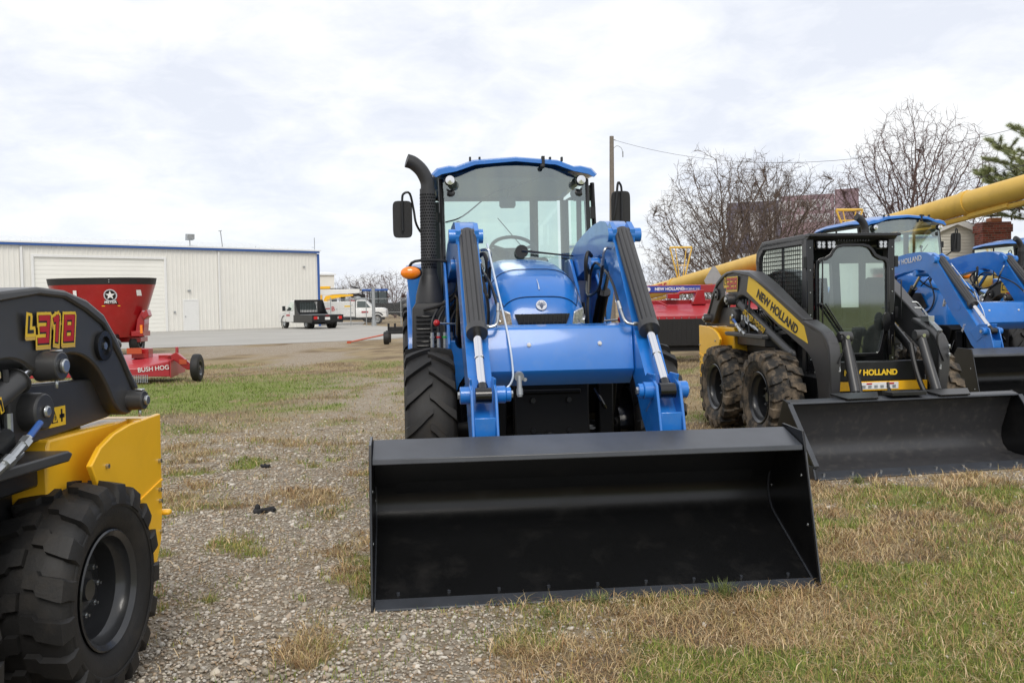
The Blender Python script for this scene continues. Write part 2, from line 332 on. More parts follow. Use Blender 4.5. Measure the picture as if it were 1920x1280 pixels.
# ------------------------------------------------------------------ loader tractor (origin under the front axle, -y is forward)
def bucket_profile(d, h):   # (y, z) inside line from the cutting edge round the curve to the top lip
    return [(0, .004), (.05, .018), (.55, .248), (.585, .266), (.615, .286), (.640, .312), (.658, .343), (.668, .378), (.669, .415), (.660, .455), (.643, .49), (.42, .765)]
def tractor_bucket(t, y0, hw):
    b = MB(); pr = [(y0 + a, z) for a, z in bucket_profile(0, 0)]; th = .012
    outer = [(y + .010, z - .012) if i < 7 else (y + .014, z) for i, (y, z) in enumerate(pr)]
    b.prism(pr + outer[::-1], 'x', -hw, hw)
    bu = b.build('bucket', ['bucket_paint'], t, bevel=.002, ang=50)
    b = MB(); b.prism([(y0 + .43, .785), (y0 + .175, .718), (y0 + .17, .690), (y0 + .20, .683), (y0 + .42, .755)], 'x', -hw + .002, hw - .002); b.build('top_lip', ['steel_edge'], bu, bevel=.004)
    for s in (-1, 1):
        b = MB(); x0, x1 = sorted((s * hw, s * (hw + .014)))
        b.prism([(y0 - .02, -.004), (y0 + .16, .70), (y0 + .19, .79), (y0 + .46, .80), (y0 + .70, .50), (y0 + .71, .35), (y0 + .62, .24), (y0 + .1, -.004)], 'x', x0, x1)
        b.mk(1)
        for y, z in ((y0 + .12, .30), (y0 + .2, .55), (y0 + .62, .42)): b.cyl((s * (hw - .003), y, z), (s * (hw + .018), y, z), .008, n=8)
        b.build('side_plate', ['bucket_paint', 'galv'], bu, bevel=.002)
        b = MB(); xm_ = s * (hw + .007); b.tube([(xm_, y0 - .022, .03), (xm_, y0 + .155, .68)], .0045, 6); b.build('edge_bead', ['steel_edge'], bu)
        b = MB(); xi = s * (hw - .004); b.tube([(xi, y + .002 - .006, z + .006) for y, z in pr[1:-1]], .005, 5); b.build('weld_bead', ['steel_edge'], bu)
    b = MB(); b.prism([(y0 - .025, -.002), (y0 + .06, .018), (y0 + .06, .034), (y0 - .022, .008)], 'x', -hw + .003, hw - .003); b.build('cutting_edge', ['steel_edge'], bu, bevel=.002)
    b = MB()
    for k in range(9): x = -hw + .12 + k * (2 * hw - .24) / 8; b.cyl((x, y0 + .10, .038), (x, y0 + .098, .052), .009, n=6)
    b.build('edge_bolts', ['steel_edge'], bu)
    for x in (-.62, -.44, .44, .62): b = MB(); b.prism([(y0 + .60, .57), (y0 + .50, .70), (y0 + .66, .68), (y0 + .80, .55), (y0 + .82, .42), (y0 + .70, .32), (y0 + .69, .42)], 'x', x - .008, x + .008); b.build('hook_bracket', ['black_paint'], bu)
    b = MB(); b.prism([(y0 + .70, .38), (y0 + .715, .38), (y0 + .56, .66), (y0 + .54, .66)], 'x', -hw * .9, hw * .9); b.build('stiffener', ['black_paint'], bu)
    return bu
HOOD = [(1.00, .385, 1.87), (.6, .395, 1.845), (.25, .39, 1.785), (0, .375, 1.72), (-.15, .355, 1.655), (-.25, .335, 1.585), (-.32, .315, 1.50), (-.36, .30, 1.43), (-.375, .285, 1.36), (-.38, .27, 1.28)]
def hood_xz(w, zt, zb, a, ex=.52):   # a from 0 (right) to pi (left)
    c, s_ = cos(a), sin(a); return w * math.copysign(abs(c) ** ex, c), zb + (zt - zb) * abs(s_) ** ex
def hood_at(y, a, lift=.004):
    H = sorted(HOOD)
    for i in range(len(H) - 1):
        if H[i][0] <= y <= H[i + 1][0]:
            f = (y - H[i][0]) / (H[i + 1][0] - H[i][0]); w_ = H[i][1] + f * (H[i + 1][1] - H[i][1]); zt = H[i][2] + f * (H[i + 1][2] - H[i][2]); break
    x, z = hood_xz(w_, zt, 1.02, a); return (x, y - lift * .6, z + lift)
def make_tractor(label, group):
    t = thing('loader_tractor', label, 'tractor', group=group)
    # hood
    b = MB(); n = 28; rings = []
    for (y, w_, zt) in HOOD: rings.append([(x, y, z) for x, z in (hood_xz(w_, zt, 1.02, pi * k / n) for k in range(n + 1))])
    b.loft(rings, cap=True); hood = b.build('hood', ['blue'], t, ang=50)
    b = MB(); a1, a2 = .86, pi - .86
    front = [hood_at(-.285, a1 + (a2 - a1) * k / 14) for k in range(15)]; back = [hood_at(.12, a2 + (a1 - a2) * k / 14) for k in range(15)]
    lp = [hood_at(.12 - .405 * k / 8, a1 - .08 * sin(pi * k / 8)) for k in range(9)]; rp_ = [hood_at(-.285 + .405 * k / 8, a2 + .08 * sin(pi * k / 8)) for k in range(9)]
    b.tube(lp + front[1:-1] + rp_ + back[1:-1] + [lp[0]], .0035, 5); b.build('panel_seam', ['blue_dark'], hood)
    b = MB(); b.tube([hood_at(-.24, pi / 2, .004), hood_at(-.19, pi / 2, .012), hood_at(-.12, pi / 2, .005)], [.0055, .002], 6); b.build('hood_badge', ['tube_white'], hood)
    # emblem: white disc with leaf mark
    ex, ey, ez = 0, -.338, 1.482; nrm = V(0, -1, .42).normalized(); upv = V(0, .42, 1).normalized()
    b = MB(); b.cyl(V(ex, ey, ez), V(ex, ey, ez) + nrm * .012, .040, .038, n=24); em = b.build('emblem', ['decal_silver'], hood)
    b = MB(); o_ = V(ex, ey, ez) + nrm * .0125; X = V(1, 0, 0)
    def ribbon(pts, wd):
        for i in range(len(pts) - 1):
            p, q = [o_ + X * a[0] + upv * a[1] for a in pts[i:i + 2]]; d = (q - p).normalized().cross(nrm) * wd
            b.add([p - d, q - d, q + d, p + d], [(0, 1, 2, 3)])
    ribbon([(0, -.030), (0, .022)], .0025)
    for s in (-1, 1):
        ribbon([(0, -.028), (s * .012, -.004), (s * .030, .006)], .003); ribbon([(0, -.014), (s * .010, .004), (s * .024, .016)], .0028); ribbon([(0, 0), (s * .008, .012), (s * .015, .024)], .0025)
    b.build('leaf_mark', ['blue_dark'], em)
    b = MB(); b.prism([(-.195, 1.425), (.195, 1.425), (.165, 1.345), (.145, 1.20), (-.145, 1.20), (-.165, 1.345)], 'y', -.386, -.36); b.mk(1)
    for k in range(12): x = -.165 + k * .03; b.box(x, x + .005, -.392, -.384, 1.22 if abs(x) < .15 else 1.36, 1.415)
    for z in (1.25, 1.31, 1.37): b.box(-.15, .15, -.390, -.384, z, z + .005)
    b.build('grille', ['gloss_black', 'plastic'], hood)
    b = MB()
    for k in range(2):
        for s in (-1, 1): pass
    for s in (-1, 1):
        b = MB(); b.loft([[(s * .205, -.372, 1.30), (s * .225, -.366, 1.44), (s * .30, -.335, 1.47), (s * .315, -.30, 1.30)], [(s * .205, -.388, 1.30), (s * .225, -.382, 1.43), (s * .295, -.352, 1.46), (s * .32, -.315, 1.30)]])
        hl = b.build('headlight', ['lamp_white'], hood, bevel=.004)
        b = MB()
        for (x, z) in ((.245, 1.36), (.285, 1.40), (.28, 1.33)): b.lathe([(.026, 0), (.018, .012), (.004, .02)], c=(s * x, -.372 + (x - .245) * .5, z), ax='y', n=12)
        b.build('lamp_bowl', ['reflector'], hl)
    for s in (-1, 1):   # side grille panels
        b = MB(); b.prism([(.75, 1.22), (.15, 1.20), (-.05, 1.30), (.10, 1.50), (.70, 1.52)], 'x', *sorted((s * .385, s * .394))); b.build('side_grille', ['plastic'], hood)
    # chassis, axle, front bracket
    b = MB(); b.box(-.22, .22, -.36, 3.0, .55, 1.02); b.box(-.26, .26, -.72, -.2, .52, 1.0); b.prism([(-.74, .98), (-.78, .60), (-.70, .50), (-.6, .5), (-.6, .98)], 'x', -.25, .25)
    b.cyl((-.62, 0, .58), (.62, 0, .58), .085); b.box(-.45, .45, -.10, .10, .50, .62); b.cyl((-.3, .6, .6), (-.3, 1.6, .5), .06); b.box(-.45, .45, 1.4, 2.7, .55, 1.25)
    b.box(-.50, .50, .25, 1.35, .50, .95); b.cyl((-.5, -.15, .62), (.5, -.15, .62), .05); b.prism([(-.60, 1.04), (-.70, .98), (-.60, .74), (-.30, .66), (-.3, 1.04)], 'x', -.44, .46); b.box(-.40, -.30, -.74, -.6, .60, .96); b.box(.32, .42, -.74, -.6, .60, .96); b.cyl((-.03, -.84, .52), (-.03, -.84, .66), .03); b.box(-.12, .07, -.86, -.7, .56, .60); b.box(-.20, .19, -.795, -.76, .90, .93); ch = b.build('chassis', ['chassis_shade_black'], t, bevel=.01)
    b = MB()
    for x in (-.13, .11):
        for z in (.66, .86): b.cyl((x, -.77, z), (x, -.795, z), .018, n=6)
    b.build('bracket_bolts', ['black_paint'], ch)
    b = MB(); b.tube([(-.5, -.2, .55), (-.3, -.24, .60), (.3, -.24, .60), (.5, -.2, .55)], .03, 10, smooth=3); b.tube([(-.6, .05, .45), (-.58, -.08, .85), (-.5, -.1, 1.0)], .02, smooth=3); b.build('steering_rod', ['gloss_black'], ch); 
    for ps_, r_ in (([(-.42, -.66, .70), (-.38, -.70, .86), (-.30, -.72, .92)], .012), ([(.30, -.70, .92), (.36, -.74, .80), (.48, -.5, .66)], .014), ([(.15, -.72, .64), (.30, -.66, .62), (.46, -.4, .66)], .020)): b = MB(); b.tube(ps_, r_, 8, smooth=3); b.build('axle_hose', ['gloss_black'], ch)
    for s in (-1, 1): b = MB(); b.cyl((s * .60, 0, .58), (s * .74, 0, .58), .15, .17, n=20); b.cyl((s * .56, 0, .42), (s * .56, 0, .78), .06); b.build('wheel_hub', ['gloss_black'], ch)
    wheel(t, (-.79, 0, .59), .60, .35, .32, 'ag', 17, -1); wheel(t, (.81, 0, .59), .60, .35, .32, 'ag', 17, 1)
    wheel(t, (-.76, 2.28, .74), .75, .42, .39, 'ag', 19, -1, detail=False); wheel(t, (.76, 2.28, .74), .75, .42, .39, 'ag', 19, 1, detail=False)
    # rear fenders
    for s in (-1, 1):
        pts = [(2.28 + .86 * cos(a), .78 + .86 * sin(a)) for a in [pi * (1.02 - .9 * k / 14) for k in range(15)]]
        inn = [(2.28 + .83 * cos(a), .78 + .83 * sin(a)) for a in [pi * (1.02 - .9 * k / 14) for k in range(15)]][::-1]
        b = MB(); b.prism(pts + inn, 'x', *sorted((s * .55, s * .93))); b.loft([[(s * .86, 1.45, 1.25), (s * .875, 1.45, 1.25), (s * .875, 1.60, 1.25), (s * .86, 1.60, 1.25)], [(s * .80, 1.42, 1.60), (s * .915, 1.42, 1.60), (s * .915, 1.60, 1.60), (s * .80, 1.60, 1.60)], [(s * .72, 1.42, 1.84), (s * .935, 1.42, 1.82), (s * .935, 1.66, 1.86), (s * .72, 1.66, 1.88)]])
        b.build('fender', ['blue'], t, bevel=.01)
    # steps / louvred exhaust housing / tank
    b = MB(); b.loft([[(-.90, .80, 1.0), (-.56, .80, 1.0), (-.56, 1.22, 1.0), (-.90, 1.22, 1.0)], [(-.89, .81, 1.47), (-.57, .81, 1.47), (-.57, 1.2, 1.47), (-.89, 1.2, 1.47)], [(-.86, .84, 1.52), (-.6, .84, 1.52), (-.6, 1.18, 1.52), (-.86, 1.18, 1.52)]]); b.mk(1)
    for k in range(11): z = 1.06 + k * .034; b.box(-.865, -.70, .790, .806, z, z + .014)
    b.build('louvred_housing', ['plastic', 'gloss_black'], t, bevel=.008)
    b = MB(); b.box(.50, .88, .75, 1.35, .65, 1.30); b.build('fuel_tank', ['plastic'], t, bevel=.05)
    for s in (-1, 1):
        b = MB()
        for z in (.45, .72): b.box(*sorted((s * .62, s * .93)), 1.35, 1.6, z, z + .03)
        b.box(*sorted((s * .60, s * .625)), 1.35, 1.6, .44, 1.1); b.build('step', ['black_paint'], t, bevel=.004)
    # exhaust
    xe, ye = -.745, 1.0; b = MB(); b.lathe([(.0, 1.50), (.12, 1.50), (.112, 1.58), (.074, 1.74), (.066, 1.76), (.064, 2.46), (.0, 2.46)], c=(xe, ye, 0), ax='z', n=28)
    b.tube([(xe, ye, 2.44), (xe - .002, ye, 2.52), (xe - .045, ye - .01, 2.61), (xe - .11, ye - .02, 2.67), (xe - .165, ye - .03, 2.69)], .057, 20, smooth=4, cap=False)
    b.tube([(xe - .165, ye - .03, 2.69), (xe - .11, ye - .02, 2.67)], .051, 20, cap=True)
    b.mk(1)
    for j in range(25):
        for k in range(20):
            a = 2 * pi * (k + .5 * (j % 2)) / 20; z = 1.81 + j * .025
            if sin(a) > .5: continue
            c = V(xe + .0668 * cos(a), ye + .0668 * sin(a), z); e1 = V(-sin(a), cos(a), 0) * .0082; e2_ = V(0, 0, .0082)
            b.add([c + e1 * cos(q) + e2_ * sin(q) for q in (0, pi / 3, 2 * pi / 3, pi, 4 * pi / 3, 5 * pi / 3)], [(0, 1, 2, 3, 4, 5)])
    b.build('exhaust_stack', ['stack_grey', 'chassis_shade_black'], t, fix=False)
    b = MB(); b.tube([(-.92, .93, 1.79), (-.86, .90, 1.86), (-.62, .90, 1.86), (-.50, .92, 1.80), (-.47, 1.0, 1.78)], .012, 8, smooth=4); b.build('exhaust_bracket', ['black_paint'], t)
    for s in (-1, 1):
        b = MB(); b.ball((s * .90, .86, 1.765), .082, .04, .052, 24, 14); li = b.build('turn_signal', ['amber'], t)
        b = MB(); b.ball((s * .893, .885, 1.765), .088, .035, .056, 20, 10); b.cyl((s * .90, .885, 1.765), (s * .88, .99, 1.78), .05, .03, n=14); b.build('lamp_housing', ['plastic'], li)
    # ---------------- cab
    hw = .66; cab = bpy.data.objects.new('cab', None)
    b = MB(); P = lambda z: .66 + (z - 1.5) * .02
    for s in (-1, 1):
        b.tube([(s * .60, 1.02, 1.0), (s * .62, 1.02, 1.75), (s * .625, 1.18, 2.56)], .024, 8)
        b.tube([(s * .68, 1.12, 1.0), (s * .70, 1.14, 1.75), (s * .70, 1.28, 2.54)], .020, 8)
        b.tube([(s * .68, 2.62, 1.3), (s * .68, 2.68, 2.54)], .035, 8); b.tube([(s * .70, 1.95, 1.2), (s * .70, 1.95, 2.54)], .02, 8)
        b.tube([(s * .70, 1.12, 1.02), (s * .70, 2.6, 1.3)], .02, 8)
    b.tube([(-.68, 2.68, 2.57), (.68, 2.68, 2.57)], .03, 8); b.tube([(-.6, 1.02, 1.30), (.6, 1.02, 1.30)], .04, 8)
    b.box(-.62, .62, 1.03, 1.07, .9, 1.72); b.box(-.66, .66, 1.05, 2.65, .9, 1.02)
    b.box(-.66, .66, 2.58, 2.66, 1.02, 1.45)
    cab = b.build('cab', ['black_paint'], t)
    b = MB(); n = 10     # curved windshield
    lo = [(-.60 + 1.2 * k / n, 1.00 - .10 * (1 - (2 * k / n - 1) ** 2), 1.68) for k in range(n + 1)]; hi = [(-.61 + 1.22 * k / n, 1.14 - .09 * (1 - (2 * k / n - 1) ** 2), 2.575 + .085 * (1 - (2 * k / n - 1) ** 2)) for k in range(n + 1)]
    b.add(lo + hi, [(k, k + 1, n + 2 + k, n + 1 + k) for k in range(n)]); b.build('windshield', ['glass_front'], cab, fix=False)
    for s in (-1, 1):
        b = MB(); b.add([(s * .705, 1.15, 1.1), (s * .705, 1.93, 1.25), (s * .705, 1.93, 2.54), (s * .705, 1.28, 2.54)], [(0, 1, 2, 3)]); b.build('side_glass', ['glass'], cab, fix=False); b = MB(); b.add([(s * .705, 1.97, 1.3), (s * .69, 2.6, 1.35), (s * .69, 2.66, 2.54), (s * .705, 1.97, 2.54)], [(0, 1, 2, 3)]); b.build('side_glass', ['glass'], cab, fix=False)
    b = MB(); b.add([(-.62, 2.64, 1.46), (.62, 2.64, 1.46), (.62, 2.69, 2.55), (-.62, 2.69, 2.55)], [(0, 1, 2, 3)]); b.build('rear_glass', ['glass'], cab, fix=False)
    # roof with upswept outer ears
    b = MB(); rings = []
    for (y, k, dz) in ((1.06, .96, -.004), (1.10, .985, .010), (1.5, 1.0, .035), (2.3, 1.0, .025), (2.72, .97, -.01)):
        x1 = .72 * k; top = [(-x1, 2.585), (-x1 * .93, 2.635), (-.56, 2.655), (-.50, 2.65), (-.36, 2.70), (0, 2.725), (.36, 2.70), (.50, 2.65), (.56, 2.655), (x1 * .93, 2.635), (x1, 2.585)]
        bot = [(x1 * .97, 2.565), (.62, 2.59), (.50, 2.612), (.34, 2.665), (0, 2.692), (-.34, 2.665), (-.50, 2.612), (-.62, 2.59), (-x1 * .97, 2.565)]
        if y > 1.2: bot = [(x, 2.60 if abs(x) < .6 else 2.57) for x, z in bot]
        rings.append([(x, y - .05 * (1 - (x / .72) ** 2) * (1 if y < 1.2 else 0), z + dz) for x, z in top + bot])
    b.loft(rings); rf = b.build('roof', ['blue'], cab, ang=30, bevel=.004)
    b = MB(); b.box(-.60, .60, 1.32, 2.6, 2.565, 2.595); b.build('headliner', ['interior_light'], cab)
    for x in (-.38, -.30, .30, .40): b = MB(); b.box(x - .008, x + .008, 1.06, 1.10, 2.70, 2.735); b.build('roof_clip', ['plastic'], rf)
    b = MB(); b.box(.22, .245, 1.01, 1.06, 2.66, 2.735); b.ball((.225, 1.02, 2.65), .022); b.build('roof_clip', ['plastic'], rf)
    for s in (-1, 1):
        b = MB(); b.ball((s * .555, 1.06, 2.535), .045, .05, .048, 16, 10); wl = b.build('work_light', ['gloss_black'], cab)
        b = MB(); b.lathe([(.036, 0), (.030, .012), (.0, .022)], c=(s * .555, 1.013, 2.535), ax='y', n=20); b.lathe([(.038, .002), (.0, -.002)], c=(s * .555, 1.01, 2.535), ax='y', n=20); b.build('lamp_lens', ['reflector'], wl)
        b = MB(); b.ball((s * .53, 1.12, 2.43), .055, .035, .045, 14, 8); b.cyl((s * .55, 1.1, 2.44), (s * .60, 1.15, 2.50), .012); b.build('flood_light', ['black_paint'], cab)
    # mirrors
    for s, zc, xm in ((-1, 2.225, -.955), (1, 2.30, .925)):
        b = MB(); b.loft([[(xm + .082 * cx_, 1.14 + dy, zc + .155 * cz_) for cx_, cz_ in [(cos(a) * abs(cos(a)) ** -.6 if abs(cos(a)) > .05 else 0, sin(a) * abs(sin(a)) ** -.75 if abs(sin(a)) > .05 else 0) for a in [2 * pi * (k + .5) / 24 for k in range(24)]]] for dy in (0, .03)] + [[(xm + .07 * cos(a), 1.19, zc + .13 * sin(a)) for a in [2 * pi * (k + .5) / 24 for k in range(24)]]])
        mi = b.build('mirror', ['plastic'], t, bevel=.006)
        b = MB(); b.tube([(s * .70, 1.24, 2.12), (s * .78, 1.20, 2.10), (s * .84, 1.12, 2.18), (s * .87, 1.10, 2.32) if s > 0 else (s * .86, 1.13, 2.30), (s * .89, 1.11, zc + .21), (xm * .985, 1.11, zc + .21), (xm, 1.115, zc + .15), (xm, 1.115, zc - .1)], .010, 8, smooth=4); b.build('mirror_arm', ['black_paint'], mi)
    b = MB()
    for s in (-1, 1): b.tube([(s * .70, 1.2, 1.2), (s * .76, 1.12, 1.25), (s * .76, 1.14, 1.95), (s * .70, 1.22, 2.0)], .012, 8, smooth=3)
    b.box(.655, .70, 1.14, 1.19, 2.22, 2.32); b.box(-.70, -.66, 1.14, 1.19, 2.2, 2.28); b.build('grab_rail', ['black_paint'], cab)
    # wiper
    b = MB(); b.cyl((.02, .90, 1.93), (.02, .885, 1.93), .055, n=20); b.tube([(.02, .875, 1.935), (.20, .885, 1.915), (.50, .93, 1.885)], [.012, .005], 6); b.tube([(.06, .868, 1.925), (.30, .885, 1.90)], .004, 5); b.build('wiper', ['gloss_black'], cab)
    b = MB(); b.tube([(-.60, 1.06, 2.19), (-.45, 1.05, 2.24), (-.2, 1.07, 2.43), (.0, 1.06, 2.49), (.2, 1.06, 2.56), (.28, 1.08, 2.60)], .006, 5, smooth=5); b.build('antenna_cable', ['gloss_black'], cab)
    # interior
    b = MB(); b.lathe([(.20 + .016 * cos(a), .016 * sin(a)) for a in [2 * pi * k / 8 for k in range(9)]], ax='z', n=28); k0 = len(b.v)
    for a in (0.3, 2.8, 4.7): b.tube([(0, 0, -.03), (.2 * cos(a), .2 * sin(a), 0)], .014, 6)
    b.xf(Matrix.Translation((.02, 1.50, 1.98)) @ Matrix.Rotation(R(38), 4, 'X')); b.tube([(.02, 1.40, 1.6), (.02, 1.48, 1.97)], .035, 8); b.build('steering_wheel', ['interior'], cab)
    b = MB(); b.prism([(1.20, 1.2), (1.20, 1.80), (1.24, 1.90), (1.42, 1.88), (1.48, 1.6), (1.40, 1.2)], 'x', -.24, .30); b.build('dash', ['interior'], cab, bevel=.03)
    b = MB(); b.box(-.25, .25, 1.85, 2.3, 1.42, 1.56); b.prism([(2.22, 1.5), (2.36, 1.5), (2.44, 2.02), (2.34, 2.06)], 'x', -.22, .22); b.box(.30, .46, 1.7, 2.3, 1.4, 1.72); b.build('seat', ['seat'], cab, bevel=.04)
    b = MB(); b.box(.33, .41, 2.62, 2.66, 1.45, 2.55); b.box(-.66, -.56, 2.58, 2.62, 1.45, 2.52); b.box(-.5, .5, 2.6, 2.64, 1.42, 1.60)
    b.box(-.6, .6, 2.60, 2.64, 2.53, 2.57); b.build('rear_frame', ['interior'], cab)
    b = MB()
    b.loft([[(-.05 + .07 * x, 1.25, 2.37 + .045 * z) for x, z in ((-1, .9), (-.9, 1), (.9, 1), (1, .9), (1, -.6), (.8, -1), (-.8, -1), (-1, -.6))] , [(-.05 + .07 * x, 1.27, 2.37 + .045 * z) for x, z in ((-1, .9), (-.9, 1), (.9, 1), (1, .9), (1, -.6), (.8, -1), (-.8, -1), (-1, -.6))]]); b.tube([(-.05, 1.26, 2.41), (-.05, 1.2, 2.5)], .01, 6); b.build('inside_mirror', ['interior'], cab)
    b = MB()
    for x, zt in ((-.42, 2.28), (.34, 2.30)): b.tube([(x, 2.3, 1.5), (x, 2.3, zt)], .012, 6); b.ball((x, 2.3, zt), .028, n=8, m=6)
    b.tube([(.0, 2.62, 2.36), (.30, 2.62, 2.0)], .006, 4); b.build('control_levers', ['interior'], cab)
    # ---------------- front loader
    outer = [(1.12, 1.88), (.80, 1.985), (.46, 2.035), (.10, 2.075), (-.18, 2.085), (-.36, 2.065), (-.50, 2.01), (-.62, 1.92), (-1.10, 1.40), (-1.60, .90), (-1.74, .76)]
    inner = [(-1.70, .66), (-1.50, .68), (-1.34, .80), (-1.18, .99), (-.96, 1.17), (-.75, 1.42), (-.52, 1.66), (-.36, 1.80), (-.15, 1.84), (.20, 1.80), (.60, 1.73), (1.05, 1.66), (1.14, 1.74)]
    for s in (-1, 1):
        x0, x1 = sorted((s * .46, s * .60)); b = MB(); b.prism(outer + inner, 'x', x0, x1)
        b.cyl((s * .44, 1.08, 1.77), (s * .62, 1.08, 1.77), .06)
        b.cyl((s * .425, -.58, 1.955), (s * .50, -.58, 1.955), .048); b.cyl((s * .565, -.58, 1.955), (s * .655, -.58, 1.955), .048)
        b.prism([(-.42, 1.99), (-.52, 2.05), (-.63, 1.99), (-.62, 1.90)], 'x', *sorted((s * .455, s * .485))); b.prism([(-.42, 1.99), (-.52, 2.05), (-.63, 1.99), (-.62, 1.90)], 'x', *sorted((s * .575, s * .61)))
        b.cyl((s * .40, -.10, 1.78), (s * .62, -.10, 1.78), .045); b.cyl((s * .41, -1.66, .70), (s * .65, -1.66, .70), .052)
        b.cyl((s * .60, -1.06, 1.31), (s * .603, -1.06, 1.31), .06)
        am = b.build('loader_arm', ['blue'], t, bevel=.007)
        b = MB(); a0, a1_ = V(s * .53, -.58, 1.955), V(s * .53, -1.27, 1.335); d = (a1_ - a0).normalized()
        b.tube([a0 - d * .03, a1_], [.052, .050], 18)
        for k in range(5):    # ribbed cover over the barrel
            a = pi * (.15 + .175 * k); u_ = V(1, 0, 0); v_ = d.cross(u_).normalized() * -1; off = u_ * cos(a) * .047 + (v_ if v_.z > 0 else -v_) * sin(a) * .047
            b.tube([a0 + off, a1_ + off], .0165, 8)
        b.tube([a1_ - d * .03, a1_ + d * .02], .066, 18); b.tube([a0 - V(.05, 0, 0), a0 + V(.05, 0, 0)], .05, 14)
        cy_ = b.build('bucket_cylinder', ['charcoal'], t, ang=40)
        b = MB(); e_ = V(s * .53, -1.66, .985); b.tube([a1_, e_], .026, 16); b.tube([a1_ + d * .22, a1_ + d * .235], .030, 16); b.build('rod', ['chrome'], cy_)
        b = MB(); b.tube([e_ + V(-.045, 0, 0), e_ + V(.045, 0, 0)], .045, 14); b.tube([e_ - d * .08, e_], [.03, .042], 12); b.build('rod_end', ['gloss_black'], cy_)
        # linkage plates
        b = MB()
        for xx in (.462, .598):
            b.prism([(-1.50, 1.03), (-1.60, 1.06), (-1.70, 1.02), (-1.76, .85), (-1.80, .72), (-1.76, .64), (-1.68, .64), (-1.60, .88)], 'x', s * xx - .008, s * xx + .008)
        b.box(*sorted((s * .47, s * .59)), -1.755, -1.745, .76, .87)
        b.cyl((s * .40, -1.62, .985), (s * .465, -1.62, .985), .05); b.cyl((s * .595, -1.62, .985), (s * .66, -1.62, .985), .05); b.cyl((s * .37, -1.62, .985), (s * .40, -1.62, .985), .042)
        b.prism([(-1.3, .98), (-1.5, 1.08), (-1.66, 1.08), (-1.58, .92), (-1.45, .84)], 'x', s * .53 - .075, s * .53 - .062); b.prism([(-1.3, .98), (-1.5, 1.08), (-1.66, 1.08), (-1.58, .92), (-1.45, .84)], 'x', s * .53 + .062, s * .53 + .075)
        lk = b.build('bucket_link', ['blue'], t, bevel=.005)
        b = MB()
        for (xx, y, z) in ((.37, -1.62, .985), (.66, -1.62, .985), (.41, -1.66, .70), (.65, -1.66, .70)): sg = -1 if xx < .5 else 1; b.cyl((s * xx, y, z), (s * (xx + sg * .012), y, z), .022, n=6)
        b.build('pin_bolts', ['zinc'], lk)
        # lift cylinder
        b = MB(); p0, p1 = V(s * .53, .50, 1.12), V(s * .53, -.10, 1.74); m_ = p0.lerp(p1, .72); b.tube([p0, m_], .045, 14); b.tube([m_, m_.lerp(p1, .08)], .055, 14); lc = b.build('lift_cylinder', ['gloss_black'], t)
        b = MB(); b.tube([m_, p1], .024, 12); b.build('rod', ['chrome'], lc)
        # mast
        b = MB(); b.prism([(.42, .80), (.36, 1.20), (.62, 1.62), (.92, 1.86), (1.16, 1.86), (1.18, 1.70), (.95, 1.2), (.85, .80)], 'x', *sorted((s * .425, s * .452))); b.prism([(.42, .80), (.36, 1.20), (.62, 1.62), (.92, 1.86), (1.16, 1.86), (1.18, 1.70), (.95, 1.2), (.85, .80)], 'x', *sorted((s * .608, s * .630)))
        b.box(*sorted((s * .40, s * .62)), .40, .95, .78, 1.22); b.box(*sorted((s * .2, s * .5)), .5, .9, .80, .95); b.cyl((s * .38, .50, 1.12), (s * .66, .50, 1.12), .04)
        b.box(*sorted((s * .53 - .10, s * .53 + .10)), .92, .95, 1.2, 1.75)
        ms = b.build('loader_mast', ['blue'], t, bevel=.006)
        b = MB(); b.tube([(s * .55, .38, 1.35), (s * .70, .30, 1.36)], .008, 8); kn = b.build('lock_pin', ['zinc'], ms); b = MB(); b.ball((s * .715, .295, 1.362), .026, n=12, m=8); b.build('knob', ['red_knob'], kn)
        # hoses with silver fittings
        b = MB(); q = s
        b.tube([(q * .44, -.62, 1.86), (q * .40, -.66, 1.86), (q * .385, -.66, 1.83), (q * .385, -.62, 1.76)], .010, 8, smooth=3); b.tube([(q * .46, -.64, 1.862), (q * .50, -.66, 1.862)], .013, 6); b.tube([(q * .385, -.62, 1.79), (q * .385, -.60, 1.74)], .013, 6); b.build('hydraulic_fitting', ['zinc'], t); b = MB()
        b.tube([(q * .50, -1.20, 1.36), (q * .44, -1.20, 1.36), (q * .40, -1.19, 1.38), (q * .385, -1.12, 1.46)], .010, 8, smooth=3); b.tube([(q * .49, -1.20, 1.36), (q * .45, -1.20, 1.36)], .014, 6)
        b.tube([(q * .387, -1.13, 1.45), (q * .38, -1.09, 1.5)], .013, 6); b.build('hydraulic_fitting', ['zinc'], t)
        b = MB(); b.tube([(q * .385, -.61, 1.75), (q * .38, -.5, 1.6), (q * .36, -.2, 1.55), (q * .42, .1, 1.70), (q * .43, .0, 1.80)], .011, 6, smooth=5)
        b.tube([(q * .385, -1.10, 1.48), (q * .40, -.85, 1.62), (q * .42, -.5, 1.72), (q * .41, -.25, 1.78), (q * .40, -.12, 1.72), (q * .42, .05, 1.60)], .010, 6, smooth=5)
        b.tube([(q * .42, -.05, 1.84), (q * .38, -.12, 1.86), (q * .36, -.14, 1.78), (q * .37, -.10, 1.66)], .015, 8, smooth=4); b.tube([(q * .39, -.10, 1.7), (q * .36, -.18, 1.45), (q * .38, -.1, 1.25), (q * .42, .15, 1.2), (q * .42, .4, 1.3)], .011, 6, smooth=5)
        b.build('hydraulic_hose', ['hose'], t)
    b = MB(); b.prism([(-.98, 1.365), (-1.12, 1.352), (-1.135, 1.335), (-1.185, 1.085), (-1.175, 1.065), (-1.07, .985), (-.98, .985)], 'x', -.459, .459); cp = b.build('cross_panel', ['blue'], t, bevel=.008)
    b = MB()
